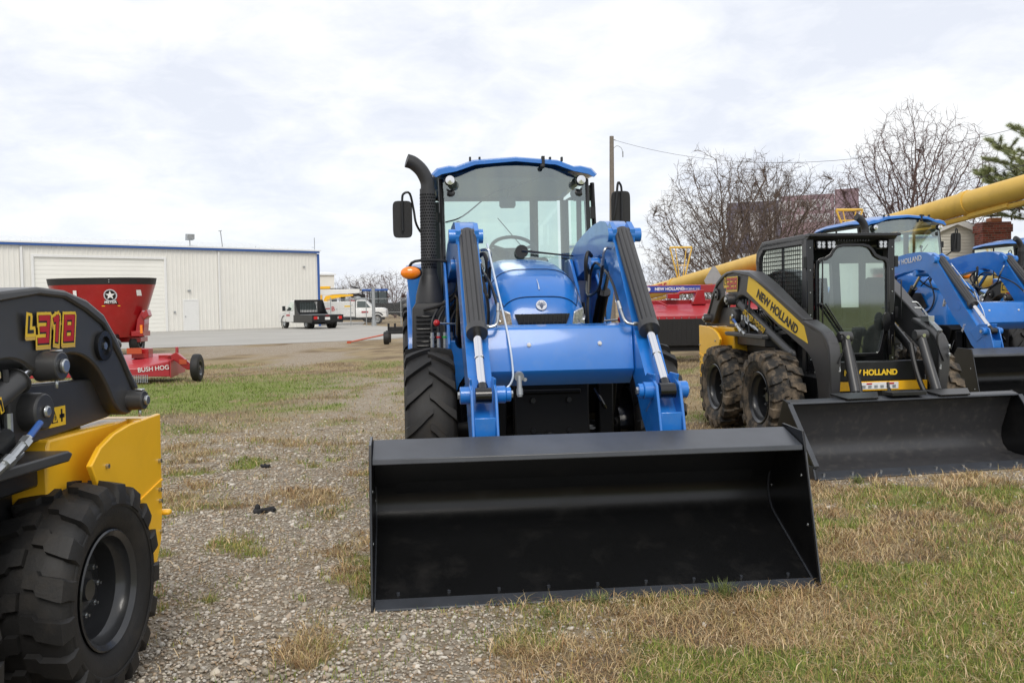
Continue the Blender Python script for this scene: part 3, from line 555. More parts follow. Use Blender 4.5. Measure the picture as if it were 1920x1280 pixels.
    for x in (-.20, .245): b.cyl((x, -1.150, 1.245), (x, -1.162, 1.243), .013, n=12); b.cyl((x, -1.16, 1.243), (x, -1.168, 1.243), .007, n=6)
    b.build('panel_bolt', ['decal_white'], cp)
    b = MB(); b.tube([(-.40, -.62, 1.90), (-.37, -.9, 1.62), (-.33, -1.17, 1.30), (-.312, -1.23, 1.10), (-.32, -1.24, 1.03), (-.36, -1.25, .985), (-.43, -1.30, .98), (-.455, -1.4, 1.0)], .0068, 10, smooth=6); b.build('steel_line', ['tube_white'], t)
    b = MB(); b.cyl((-.27, -1.16, 1.06), (-.27, -1.21, 1.05), .03); b.cyl((-.27, -1.20, 1.055), (-.27, -1.22, .93), .016); b.cyl((-.27, -1.215, .98), (-.27, -1.222, .94), .020); b.cyl((-.23, -1.16, 1.03), (-.23, -1.17, 1.03), .012); b.build('hose_coupler', ['galv'], t)
    # coupler bank beside the louvred housing
    for k, (x, m_) in enumerate(((-.74, 'galv'), (-.69, 'red_knob'), (-.64, 'green'), (-.59, 'galv'))):
        b = MB(); b.tube([(x, .66, 1.10), (x, .66, 1.28)], .014, 8)
        for j in range(6): z = 1.12 + j * .012; b.tube([(x, .66, z), (x, .66, z + .005)], .0165, 8)
        b.mk(1); b.tube([(x, .66, 1.235), (x, .66, 1.25)], .019, 8); b.mk(2); b.tube([(x, .66, 1.28), (x + .005, .68, 1.38), (x + .08, .76, 1.50), (x + .2, .8, 1.60)], .011, 6, smooth=4); b.build('hose_coupling', ['galv', m_, 'hose'], t)
    b = MB()
    for k in range(4): b.tube([(-.56 + k * .03, .80 + .03 * k, 1.05), (-.58 + k * .03, .78, 1.4), (-.50 + k * .02, .72, 1.62), (-.46, .6, 1.70 + k * .03)], .011, 6, smooth=4)
    b.tube([(-.80, .78, 1.46), (-.66, .72, 1.50), (-.55, .70, 1.58), (-.50, .75, 1.85), (-.53, .8, 1.98), (-.50, .7, 2.0)], .014, 6, smooth=5); b.build('hose_bundle', ['hose'], t)
    tractor_bucket(t, -2.3, 1.145)
    return t
T1 = make_tractor('nearest blue loader tractor facing the camera, wide empty black bucket on the ground', 'blue loader tractors')
T1.location = (.173, 7.1, 0); T1.rotation_euler = (0, 0, R(6.47))
T2 = copy_tree(T1); T2.location = (6.65, 14.6, 0); T2.rotation_euler = (0, 0, R(10.3)); T2.scale = (1.035,) * 3
tag(T2, 'blue loader tractor behind the closed cab skid steer, its lettered loader arm seen side on')
arm_l = [c for c in kids(T2) if c.name.startswith('loader_arm')][0]
text('NEW HOLLAND', 'lettering', .105, (-.604, .14, 1.965), V(0, -1, .09), V(0, .09, 1), 'decal_silver', T2, off=.002, depth=.002)
text('300TL', 'lettering', .05, (-.604, -1.18, 1.02), V(0, -.45, .8), V(0, .8, .45), 'decal_silver', T2, depth=.002)
T3 = copy_tree(T1); T3.location = (11.75, 19.6, 0); T3.rotation_euler = (0, 0, R(9))
tag(T3, 'farthest blue loader tractor, its roof edge showing below the brick chimney at the right')
# ------------------------------------------------------------------ skid steer loader (origin under front axle, -y forward)
def arc(cy, cz, r, a0, a1, n): return [(cy + r * cos(R(a0 + (a1 - a0) * k / n)), cz + r * sin(R(a0 + (a1 - a0) * k / n))) for k in range(n + 1)]
def decal_model(t, letters, digits, side, x, y, z, h):
    rgt = V(0, -1, 0) if side < 0 else V(0, 1, 0); U = V(0, 0, 1); n_ = rgt.cross(U)
    o = V(x, y, z); W_ = h * .62 * len(digits); objs = []
    def tx(s_, m_, dx, dz, lift, off, size, nm): return text(s_, nm, size, o + rgt * dx + U * dz + n_ * lift, rgt, U, m_, t, off=off, depth=.0012, shear=.15, space=1.08, xs=1.15)
    tx(letters, 'decal_yellow', -W_ * .68, h * .14, .003, .034, h * .95, 'decal_backing'); tx(digits, 'decal_yellow', h * .05, -h * .05, .003, .040, h * 1.25, 'decal_backing'); tx(digits, 'auger_yellow', h * .05, -h * .12, .0015, .036, h * 1.25, 'decal_backing')
    tx(letters, 'decal_black', -W_ * .68, h * .14, .006, .010, h * .9, 'lettering'); tx(digits, 'decal_black', h * .06, -h * .035, .006, .019, h * 1.22, 'lettering_shadow'); tx(digits, 'decal_red', h * .04, 0, .0095, .008, h * 1.20, 'lettering')
STK = {'3': [[(0, 1), (.62, 1), (.62, 0), (0, 0)], [(.12, .5), (.62, .5)]], '1': [[(.12, .92), (.34, 1), (.34, 0)]], '8': [[(0, 0), (0, 1), (.62, 1), (.62, 0), (0, 0)], [(0, .5), (.62, .5)]], '2': [[(0, 1), (.62, 1), (.62, .5), (0, .5), (0, 0), (.62, 0)]], 'L': [[(0, 1), (0, 0), (.5, 0)]], 'C': [[(.6, 1), (0, 1), (0, 0), (.6, 0)]], '4': [[(0, 1), (0, .45), (.62, .45)], [(.5, 1), (.5, 0)]], '5': [[(.62, 1), (0, 1), (0, .5), (.62, .5), (.62, 0), (0, 0)]]}
def stroke_text(s, name, o, rgt, U, n_, h, th, m_, t, lift, adv=.95, xs=1.0, grow=0, dx=0, dz=0, sh=.16):
    b = MB(); cnt = 0
    for ci, ch in enumerate(s):
        for pl in STK[ch]:
            P = [(dx + (ci * adv + x) * h * xs + sh * y * h, dz + y * h) for x, y in pl]
            for i in range(len(P) - 1):
                (x0, y0), (x1, y1) = P[i], P[i + 1]; L = math.hypot(x1 - x0, y1 - y0); ux_, uy_ = (x1 - x0) / L, (y1 - y0) / L; e = (th / 2 + grow); q = []
                for a, c in ((-1, -1), (1, -1), (1, 1), (-1, 1)):
                    bx_ = (x0 if a < 0 else x1) + a * ux_ * e * .92; by_ = (y0 if a < 0 else y1) + a * uy_ * e * .92; q.append((bx_ - uy_ * c * e, by_ + ux_ * c * e))
                lf = lift + cnt * .00004; cnt += 1; b.add([o + rgt * x + U * y + n_ * lf for x, y in q], [(0, 1, 2, 3)])
    return b.build(name, [m_], t, fix=False)
def decal_model(t, letters, digits, side, x, y, z, h):
    rgt = V(0, -1, 0) if side < 0 else V(0, 1, 0); U = V(0, 0, 1); n_ = rgt.cross(U); o = V(x, y, z); w_ = h * .95 * 1.12 * len(digits); lx = -.80 * h; lz = h * .42
    kw = dict(adv=.98, xs=1.12); th = h * .25
    for (m_, lf, g, ddx, ddz) in (('auger_yellow', .0004, h * .17, h * .02, -h * .12), ('decal_yellow', .0012, h * .14, 0, 0)):
        stroke_text(letters, 'decal_backing', o, rgt, U, n_, h * .62, th * .7, m_, t, lf, dx=lx + ddx, dz=lz + ddz, grow=g, **kw); stroke_text(digits, 'decal_backing', o, rgt, U, n_, h, th, m_, t, lf + .0005, dx=ddx, dz=ddz, grow=g, **kw)
    stroke_text(letters, 'lettering', o, rgt, U, n_, h * .62, th * .62, 'decal_black', t, .0024, dx=lx, dz=lz, **kw)
    stroke_text(digits, 'lettering_shadow', o, rgt, U, n_, h, th, 'decal_black', t, .0024, dx=h * .02, dz=-h * .035, grow=h * .045, **kw)
    stroke_text(digits, 'lettering', o, rgt, U, n_, h, th, 'decal_red', t, .0031, **kw)
def smooth2(P, n=4, keep=28):
    Q = []; m = len(P)
    for i in range(m):
        a, b_, c, d = P[i - 1], P[i], P[(i + 1) % m], P[(i + 2) % m]
        for j in range(n):
            t = j / n; Q.append(tuple(.5 * (2 * b_[k] + (c[k] - a[k]) * t + (2 * a[k] - 5 * b_[k] + 4 * c[k] - d[k]) * t * t + (3 * b_[k] - a[k] - 3 * c[k] + d[k]) * t ** 3) for k in (0, 1)))
    return Q
def make_skid(label, group, tm_far='rubber_muddy'):
    t = thing('skid_steer', label, 'skid steer loader', group=group)
    # chassis
    b = MB(); b.box(-.50, .50, -.42, 1.62, .22, .62); b.box(-.52, .52, .35, 1.5, .60, 1.0); b.box(-.57, .57, .30, 1.015, .58, .985); b.box(-.67, .67, .30, 1.015, .85, .975); b.box(-.60, .60, .0, .12, .30, .50); b.box(-.60, .60, 1.05, 1.2, .30, .50)
    ch = b.build('chassis', ['black_paint'], t, bevel=.01)
    b = MB(); b.box(-.50, .50, -.47, -.40, .24, .40); b.box(-.44, .44, -.50, -.38, .585, .75); b.box(-.46, .46, -.47, -.30, .40, .60); b.build('front_plate', ['black_paint'], ch, bevel=.006)
    b = MB(); b.box(-.46, .46, -.505, -.46, .50, .580); b.build('front_strip', ['yellow'], ch, bevel=.004)
    b = MB(); b.box(-.16, .19, -.510, -.506, .515, .572); b.mk(1)
    for k in range(6): b.box(-.14 + k * .055, -.11 + k * .055, -.513, -.509, .525, .548)
    b.mk(2); b.box(-.10, -.05, -.513, -.509, .555, .566); b.box(.08, .15, -.513, -.509, .554, .567); b.build('safety_decal', ['decal_white', 'galv', 'decal_red'], ch)
    # yellow rear counterweight and side guards
    for s in (-1, 1):
        b = MB(); pr = [(1.16, .90), (1.22, .80), (1.30, .70), (1.37, .58), (1.42, .45), (1.50, .36), (1.72, .36), (1.78, .46), (1.80, .60), (1.81, 1.03), (1.50, 1.02), (1.36, 1.00), (1.24, .96)]
        b.prism(pr, 'x', *sorted((s * .775, s * .80))); g_ = b.build('side_guard', ['yellow'], t, bevel=.005)
        b = MB(); b.prism([(1.425, .655), (1.80, .735), (1.80, .727), (1.425, .647)], 'x', *sorted((s * .80, s * .806))); b.build('guard_fold', ['yellow'], g_)
        b = MB()
        for y, z in ((1.775, .82), (1.77, .69), (1.77, .64), (1.77, .50), (1.28, .88)): b.cyl((s * .80, y, z), (s * .812, y, z), .010, n=6)
        b.build('guard_bolts', ['zinc'], g_)
    b = MB(); b.box(-.775, .775, 1.70, 1.805, .40, 1.02); b.prism([(1.02, .94), (1.04, 1.02), (1.70, 1.02), (1.70, .45), (1.25, .45), (1.1, .62), (1.02, .66)], 'x', -.70, .70); b.box(.74, .83, 1.80, 1.84, .565, .59)
    b.build('rear_body', ['yellow'], t, bevel=.01)
    b = MB(); b.box(-.45, .45, 1.0, 1.74, 1.02, 1.10); b.build('engine_hood', ['charcoal'], t, bevel=.03)
    # wheels
    for s in (-1, 1):
        for y in (0, 1.15): wheel(t, (s * .735, y, .42), .42, .30, .222, 'block', 17, s, 'rubber_muddy')
    # step bars
    for s in (-1, 1):
        b = MB(); b.prism([(.28, .965), (1.00, .985), (1.03, .970), (1.00, .945), (.28, .925)], 'x', *sorted((s * .55, s * .80))); b.build('step_bar', ['charcoal'], t, bevel=.008)
    # loader arms
    hump = [(1.745, 1.135), (1.725, 1.175), (1.66, 1.225), (1.60, 1.295), (1.52, 1.39), (1.43, 1.47), (1.30, 1.525), (1.14, 1.56), (.95, 1.572), (.78, 1.565), (.62, 1.54), (.44, 1.48), (.20, 1.37), (-.10, 1.215), (-.32, 1.10), (-.52, 1.04), (-.64, .98), (-.70, .90), (-.715, .72), (-.69, .46), (-.66, .36),
            (-.52, .36), (-.50, .50), (-.46, .66), (-.38, .80), (-.20, .90), (.10, 1.04), (.40, 1.19), (.62, 1.29), (.74, 1.335), (.84, 1.325), (.92, 1.29), (1.00, 1.265), (1.08, 1.315), (1.18, 1.335), (1.30, 1.315), (1.40, 1.26), (1.48, 1.18), (1.54, 1.10), (1.60, 1.055), (1.68, 1.045), (1.735, 1.08)]
    for s in (-1, 1):
        b = MB(); b.prism(smooth2(hump, 3), 'x', *sorted((s * .58, s * .72)))
        lg = [(-.30, 1.115, .735), (-.46, 1.065, .737), (-.58, 1.02, .737), (-.66, .965, .737), (-.708, .90, .737), (-.724, .82, .737), (-.726, .72, .735), (-.715, .58, .70), (-.70, .46, .65), (-.67, .35, .60)]
        b.loft([[(s * .46, y, z), (s * xo, y, z), (s * xo, y + .03, z - .03), (s * .46, y + .03, z - .03)] for y, z, xo in lg])
        b.prism([(1.75, 1.15), (1.66, 1.245), (1.55, 1.385), (1.44, 1.485), (1.30, 1.545), (1.14, 1.58), (.95, 1.590), (.62, 1.560), (.30, 1.43), (-.10, 1.232), (-.32, 1.12), (-.30, 1.10), (.30, 1.40), (.62, 1.52), (.95, 1.56), (1.14, 1.55), (1.30, 1.50), (1.44, 1.44), (1.60, 1.28), (1.70, 1.15)], 'x', *sorted((s * .56, s * .735)))
        am = b.build('loader_arm', ['charcoal'], t, bevel=.010)
        b = MB(); b.lathe([(.0, .0), (.058, .0), (.062, .014), (.062, .02), (.040, .022), (.038, .008), (.0, .008)], c=(s * .72, 1.43, 1.355), ax='x', n=28); 
        if s < 0: b.v = [(-.72 - (x + .72), y, z) if True else 0 for x, y, z in b.v]
        b.mk(1); b.cyl((s * .722, 1.43, 1.355), (s * .742, 1.43, 1.355), .016, n=6); b.build('pivot_recess', ['black_paint', 'zinc'], am)
        for (y, z, r) in ((.99, 1.30, .052), (1.675, 1.105, .042)):
            b = MB(); b.cyl((s * .70, y, z), (s * .79, y, z), r * 1.1, r, n=28); b.mk(1); b.cyl((s * .79, y, z), (s * .806, y, z), r * .5, n=20); b.box(*sorted((s * .75, s * .785)), y - .015, y + .02, z + r, z + r + .008); b.cyl((s * .765, y, z - r - .03), (s * .765, y, z - r), .008, n=6)
            b.build('pivot_pin', ['charcoal', 'zinc'], am, bevel=.004)
        # rear link bar
        b = MB(); b.prism([(.80, 1.20), (.90, 1.235), (1.50, 1.215), (1.66, 1.16), (1.68, 1.06), (1.60, 1.04), (.93, 1.01), (.84, 1.05)], 'x', *sorted((s * .60, s * .66))); b.cyl((s * .6, .97, 1.135), (s * .73, .97, 1.135), .075, .068, n=28); b.mk(1); b.cyl((s * .73, .97, 1.135), (s * .745, .97, 1.135), .025, n=6)
        lk = b.build('rear_link', ['charcoal', 'zinc'], t, bevel=.008)
        b = MB(); x_ = s * .663; b.box(*sorted((s * .66, s * .664)), 1.115, 1.235, 1.055, 1.13); b.mk(1)
        rg = 1 if s > 0 else -1
        for pts in ([(1.130, 1.07), (1.175, 1.07), (1.152, 1.118)],): b.prism(pts, 'x', *sorted((s * .664, s * .6655)))
        b.box(*sorted((s * .664, s * .6655)), 1.19, 1.225, 1.085, 1.10); b.box(*sorted((s * .664, s * .6655)), 1.20, 1.21, 1.07, 1.12); b.mk(0); b.prism([(1.138, 1.074), (1.167, 1.074), (1.152, 1.106)], 'x', *sorted((s * .6655, s * .6662)))
        b.mk(1); b.box(*sorted((s * .6662, s * .6668)), 1.149, 1.156, 1.080, 1.097); b.build('warning_decal', ['decal_yellow', 'decal_black'], lk)
        # lift cylinder with decal
        b = MB(); p0, p1 = V(s * .69, -.08, .80), V(s * .69, .93, 1.29); m_ = p0.lerp(p1, .93); b.tube([p0, m_], .043, 16); b.tube([m_, m_.lerp(p1, .05)], .052, 16); b.ball(p0, .05); lc = b.build('lift_cylinder', ['charcoal'], t)
        b = MB(); b.tube([m_, p1], .024, 12); b.build('rod', ['chrome'], lc)
        dd = (p1 - p0).normalized() * (-1 if s < 0 else 1); nn = V(s, 0, 0); uu = nn.cross(dd)
        cpt = p0.lerp(p1, .60) + nn * .046
        text('SUPER BOOM', 'lettering', .062, cpt, dd, uu, 'decal_yellow', t, off=.0045, depth=.0012, shear=.2, xs=1.1); text('SUPER BOOM', 'lettering', .062, cpt + nn * .003, dd, uu, 'decal_black', t, off=-.0008, depth=.0012, shear=.2, xs=1.1)
        # tilt cylinders in front
        b = MB(); p0, p1 = V(s * .34, -.60, .97), V(s * .36, -.86, .42); m_ = p0.lerp(p1, .82); b.tube([p0, m_], .040, 16); b.tube([p0 - V(.055, 0, 0), p0 + V(.055, 0, 0)], .045, 16); tc_ = b.build('tilt_cylinder', ['charcoal'], t, bevel=.003)
        b = MB(); b.tube([m_, p1], .022, 12); b.tube([p0 + V(.0, -.045, 0), p0 + V(0, -.06, 0)], .016, 8); b.build('rod', ['chrome'], tc_)
        b = MB(); b.tube([(s * .28, -.55, .90), (s * .27, -.62, .75), (s * .27, -.70, .6), (s * .29, -.78, .46)], .022, 8, smooth=4); b.build('hydraulic_hose', ['hose'], t)
        b = MB(); b.tube([(s * .29, -.78, .47), (s * .29, -.80, .42)], .018, 6); b.build('hydraulic_fitting', ['zinc'], t)
        b = MB(); b.tube([(s * .50, -.725, 1.0), (s * .42, -.735, .99), (s * .41, -.735, .92), (s * .44, -.735, .85), (s * .55, -.735, .76)], .009, 8, smooth=4); b.build('arm_hose', ['hose'], t)
        b = MB(); b.box(*sorted((s * .475, s * .52)), -.724, -.7205, .69, .74); b.mk(1); b.box(*sorted((s * .485, s * .51)), -.727, -.7235, .70, .728); b.build('instruction_decal', ['decal_white', 'galv'], am)
        # hydraulic clutter and tower between arm and body
        b = MB(); b.box(*sorted((s * .42, s * .56)), .80, 1.55, .95, 1.20); b.box(*sorted((s * .40, s * .50)), .5, .85, .9, 1.15); b.cyl((s * .50, .42, 1.0), (s * .72, .42, 1.0), .045)
        for k in range(4): b.tube([(s * .62, .30 + .06 * k, .98), (s * .64, .34 + .05 * k, 1.08), (s * .66, .44 + .04 * k, 1.17), (s * .60, .6, 1.2)], .013, 6, smooth=4)
        b.build('hose_tower', ['gloss_black'], t)
        b = MB()
        for k in range(3): b.tube([(s * .70, .46 + .07 * k, .99 + .02 * k), (s * .72, .55 + .07 * k, 1.045 + .02 * k)], .014, 8)
        b.tube([(s * .66, .60, 1.16), (s * .66, .60, 1.08)], .016, 8); b.tube([(s * .66, .74, 1.22), (s * .66, .74, 1.12)], .016, 8)
        b.build('quick_couplers', ['zinc'], t)
        b = MB(); b.tube([(s * .74, .62, .965), (s * .76, .70, 1.01), (s * .76, .80, 1.06)], .017, 10); b.tube([(s * .755, .66, .99), (s * .76, .69, 1.005)], .023, 10); b.tube([(s * .76, .76, 1.04), (s * .76, .79, 1.055)], .022, 6); b.mk(1); b.tube([(s * .76, .80, 1.06), (s * .76, .88, 1.105)], .012, 8); b.build('quick_coupler', ['zinc', 'trim_blue'], t)
        b = MB(); b.tube([(s * .72, .66, .99), (s * .73, .72, .98), (s * .73, .80, 1.01)], .015, 10); b.build('quick_coupler', ['zinc'], t)
        for yy in (.62, .70, .78):
            b = MB(); b.tube([(s * .70, yy, .96), (s * .70, yy, 1.18), (s * .69, yy + .01, 1.30)], .013, 8, smooth=3); b.mk(1); b.tube([(s * .70, yy, 1.085), (s * .70, yy, 1.15)], .0175, 10); b.build('hydraulic_hose', ['hose', 'zinc'], t)
        b = MB(); b.cyl((s * .66, .72, 1.06), (s * .74, .72, 1.06), .045); b.build('hydraulic_cap', ['black_paint'], t)
    # yellow name panels on the side of the arm
    for s in (-1, 1):
        b = MB(); b.prism([(.66, 1.375), (.62, 1.535), (.10, 1.27), (-.30, 1.06), (-.36, .91), (.10, 1.075)], 'x', *sorted((s * .72, s * .726))); b.build('name_panel', ['decal_yellow'], t)
        d_ = V(0, -.90, -.46) if s < 0 else V(0, .90, .46); c_ = V(s * .729, .13, 1.185); u_ = V(s, 0, 0).cross(d_.normalized())
        text('NEW HOLLAND', 'lettering', .112, c_, d_, u_, 'decal_black', t, off=.004, depth=.001, xs=.92)
    text('NEW HOLLAND', 'lettering', .066, (-.06, -.507, .655), V(1, 0, 0), V(0, 0, 1), 'decal_yellow', t, off=.003, depth=.001)
    # cab
    b = MB(); z1 = 1.845
    for s in (-1, 1):
        x0, x1 = sorted((s * .36, s * .42))
        b.prism([(-.02, .58), (.06, .58), (.06, z1), (-.04, z1)], 'x', x0, x1); b.prism([(1.00, 1.0), (1.10, 1.0), (1.14, 1.66), (1.08, 1.80), (.96, z1), (.0, z1), (.0, 1.78), (.94, 1.78), (1.03, 1.72), (1.06, 1.64)], 'x', x0, x1)
        b.prism([(.06, .9), (.06, 1.12), (.55, 1.02), (1.0, .98), (1.0, .9)], 'x', x0, x1); b.box(s * .39 - .02, s * .39 + .02, .50, .54, 1.0, 1.8)
    b.prism([(-.06, 1.82), (-.10, 1.845), (-.10, 1.865), (.10, 1.875), (.98, 1.865), (1.13, 1.76), (1.15, 1.65), (1.10, 1.65), (1.06, 1.76), (.96, 1.80)], 'x', -.42, .42)
    b.box(-.42, .42, -.03, .05, .56, .64); b.box(-.36, .36, 1.0, 1.04, .9, 1.2)
    cab = b.build('cab', ['charcoal'], t, bevel=.008)
    b = MB(); b.box(-.43, .43, -.135, -.02, 1.845, 1.872); b.mk(1)
    for k in range(12): x = -.14 + k * .026; b.prism([(x, 1.80), (x + .014, 1.80), (x + .02, 1.822), (x + .006, 1.822)], 'y', -.07, -.05)
    b.build('visor', ['gloss_black', 'galv' if False else 'charcoal'], cab, bevel=.004)
    for s in (-1, 1):     # side screens, real wires
        b = MB(); x = s * .425
        for k in range(22): y = .09 + k * .047; zt = 1.79 - (max(0, y - .94) * .8); zb = 1.13 - (y - .09) * .14; b.tube([(x, y, zb), (x, y, zt)], .0032, 3, cap=False)
        for k in range(20): z = 1.02 + k * .040; ys = .08 if z > 1.12 else .08 + (1.13 - z) / .14; ye = 1.06 if z < 1.68 else 1.06 - (z - 1.68) * 1.0; b.tube([(x + s * .003, min(ys, ye - .02), z), (x + s * .003, ye, z)], .0032, 3, cap=False)
        b.build('side_screen', ['black_matte'], cab, fix=False)
    for s in (-1, 1): b = MB(); b.add([(s * .40, .08, 1.1), (s * .40, 1.06, .98), (s * .40, 1.06, 1.7), (s * .40, .96, 1.79), (s * .40, .08, 1.79)], [(0, 1, 2, 3, 4)]); b.build('side_glass', ['glass_cab'], cab, fix=False)
    # door frame: outline with domed top
    def dome(k):   # half outline (x,z)
        top = [(0, 1.785), (.10, 1.785), (.16, 1.77), (.20, 1.73), (.225, 1.69), (.27, 1.665), (.32, 1.655), (.345, 1.63), (.35, 1.55), (.35, 1.10), (.345, 1.04), (.325, 1.0), (.30, .88), (.27, .79), (.24, .765), (.0, .765)]
        return [(x * k, z) for x, z in top]
    o1 = dome(1); i1 = [(0, 1.755), (.09, 1.755), (.14, 1.742), (.17, 1.715), (.20, 1.665), (.25, 1.635), (.30, 1.625), (.315, 1.60), (.318, 1.55), (.318, 1.10), (.312, 1.06), (.290, 1.01), (.265, .90), (.245, .82), (.225, .80), (0, .80)]
    b = MB()
    for s in (-1, 1):
        n_ = len(o1); vs = [(s * x, -.085, z) for x, z in o1] + [(s * x, -.085, z) for x, z in i1] + [(s * x, -.04, z) for x, z in o1] + [(s * x, -.04, z) for x, z in i1]; fs = []
        for i in range(n_ - 1): fs += [(i, i + 1, n_ + i + 1, n_ + i), (2 * n_ + i, 3 * n_ + i, 3 * n_ + i + 1, 2 * n_ + i + 1), (i, 2 * n_ + i, 2 * n_ + i + 1, i + 1), (n_ + i, n_ + i + 1, 3 * n_ + i + 1, 3 * n_ + i)]
        b.add(vs, fs)
    dr = b.build('cab_door', ['gloss_black'], t, bevel=.006)
    b = MB(); ful = [(x, -.065, z) for x, z in i1] + [(-x, -.065, z) for x, z in i1[::-1][1:-1]]; b.add(ful, [tuple(range(len(ful)))]); b.build('door_glass', ['glass_door'], dr, fix=False)
    b = MB(); b.box(.31, .345, -.13, -.085, .78, 1.04); b.build('door_post', ['gloss_black'], dr, bevel=.01); b = MB(); b.box(-.42, -.35, -.05, -.03, .60, 1.84); b.build('door_post', ['gloss_black'], dr, bevel=.01); b = MB(); b.box(.35, .42, -.05, -.03, .60, 1.84); b.build('door_post', ['gloss_black'], dr, bevel=.01)
    b = MB(); b.tube([(-.315, -.11, 1.22), (-.30, -.115, 1.62)], .006, 6); b.tube([(-.305, -.10, 1.25), (-.08, -.10, .93)], .010, 6); b.tube([(-.270, -.10, 1.25), (-.06, -.10, .93)], .006, 6); b.tube([(-.31, -.13, 1.64), (-.31, -.125, .95)], .007, 6); b.ball((-.31, -.11, 1.24), .022); b.ball((-.06, -.10, .92), .03); b.build('wiper', ['gloss_black'], dr)
    b = MB(); b.loft([[(.29 + .045 * cos(a), -.14 + y, 1.08 + .085 * sin(a)) for a in [2 * pi * k / 16 for k in range(16)]] for y in (0, .02)]); b.tube([(.30, -.12, 1.1), (.35, -.06, 1.12)], .008, 6); b.build('door_mirror', ['gloss_black'], dr, bevel=.004)
    for i, x in enumerate((-.30, -.205, .285)):
        b = MB(); b.box(x - .042, x + .042, -.085, -.04, 1.735, 1.81); wl = b.build('work_light', ['gloss_black'], cab, bevel=.005); b = MB()
        for dx in (-.02, .02):
            for dz in (-.015, .015): b.cyl((x + dx, -.086, 1.773 + dz), (x + dx, -.090, 1.773 + dz), .016, n=12)
        b.build('lamp_lens', ['lamp_white'], wl)
    b = MB(); b.box(-.20, .22, .55, .72, .78, .92); b.prism([(.70, .85), (.84, .85), (.92, 1.45), (.82, 1.50)], 'x', -.17, .19); b.tube([(-.25, .25, .8), (-.24, .18, 1.1)], .02); b.tube([(.25, .25, .8), (.24, .18, 1.1)], .02); b.box(-.36, -.24, .2, .9, .75, .98); b.box(.24, .36, .2, .9, .75, .98); b.build('seat', ['seat'], cab, bevel=.03)
    b = MB(); b.tube([(.0, .62, 1.48), (-.16, .58, 1.25), (-.1, .5, 1.05)], .03, 8, smooth=3); b.tube([(-.25, .2, 1.2), (-.10, .35, 1.24)], .02, 6); b.build('lap_bar', ['red_light'], cab)
    for s in (-1, 1):
        b = MB()
        for z in (1.62, 1.16): b.box(*sorted((s * .42, s * .45)), -.05, -.01, z - .05, z + .05)
        b.tube([(s * .44, -.06, 1.45), (s * .45, -.10, 1.45), (s * .45, -.10, 1.1)], .006, 6); b.build('door_hinge', ['black_paint'], cab, bevel=.003)
        b = MB()
        for k in range(6): b.cyl((s * .39, -.045, .75 + k * .2), (s * .39, -.056, .75 + k * .2), .006, n=6)
        b.build('cab_bolts', ['zinc'], cab)
    # silver coupler manifold on top of the near-side front arm
    b = MB(); b.box(.56, .70, -.50, -.36, 1.08, 1.13)
    for k in range(4): b.cyl((.58 + .035 * k, -.50, 1.08 - .005 * k), (.60 + .035 * k, -.62, 1.00), .018, .014, n=10)
    b.tube([(.45, -.30, 1.25), (.55, -.32, 1.24), (.62, -.42, 1.13)], .008, 6, smooth=3); b.tube([(.45, -.34, 1.20), (.60, -.36, 1.19), (.66, -.45, 1.10)], .008, 6, smooth=3); b.build('coupler_manifold', ['zinc'], t, bevel=.006)
    for zz_ in (.86, .79): b = MB(); b.box(.64, .69, -.76, -.735, zz_, zz_ + .035); b.build('coupler', ['zinc'], t, bevel=.006)
    bpy.context.view_layer.update()
    for c in t.children_recursive:     # the arms draw together towards the front
        if c.type != 'MESH' or c.name.split('.')[0] not in ('loader_arm', 'name_panel', 'lettering', 'lift_cylinder', 'rod', 'coupler_manifold', 'coupler', 'instruction_decal', 'arm_hose', 'hose_tower', 'quick_couplers', 'hydraulic_cap', 'step_bar'): continue
        for v in c.data.vertices:
            if abs(v.co.x) > .42: f = min(1, max(0, (v.co.y + .55) / 1.35)); v.co.x = math.copysign(.42, v.co.x) + (v.co.x - math.copysign(.42, v.co.x)) * (.36 + .64 * f)
    return t
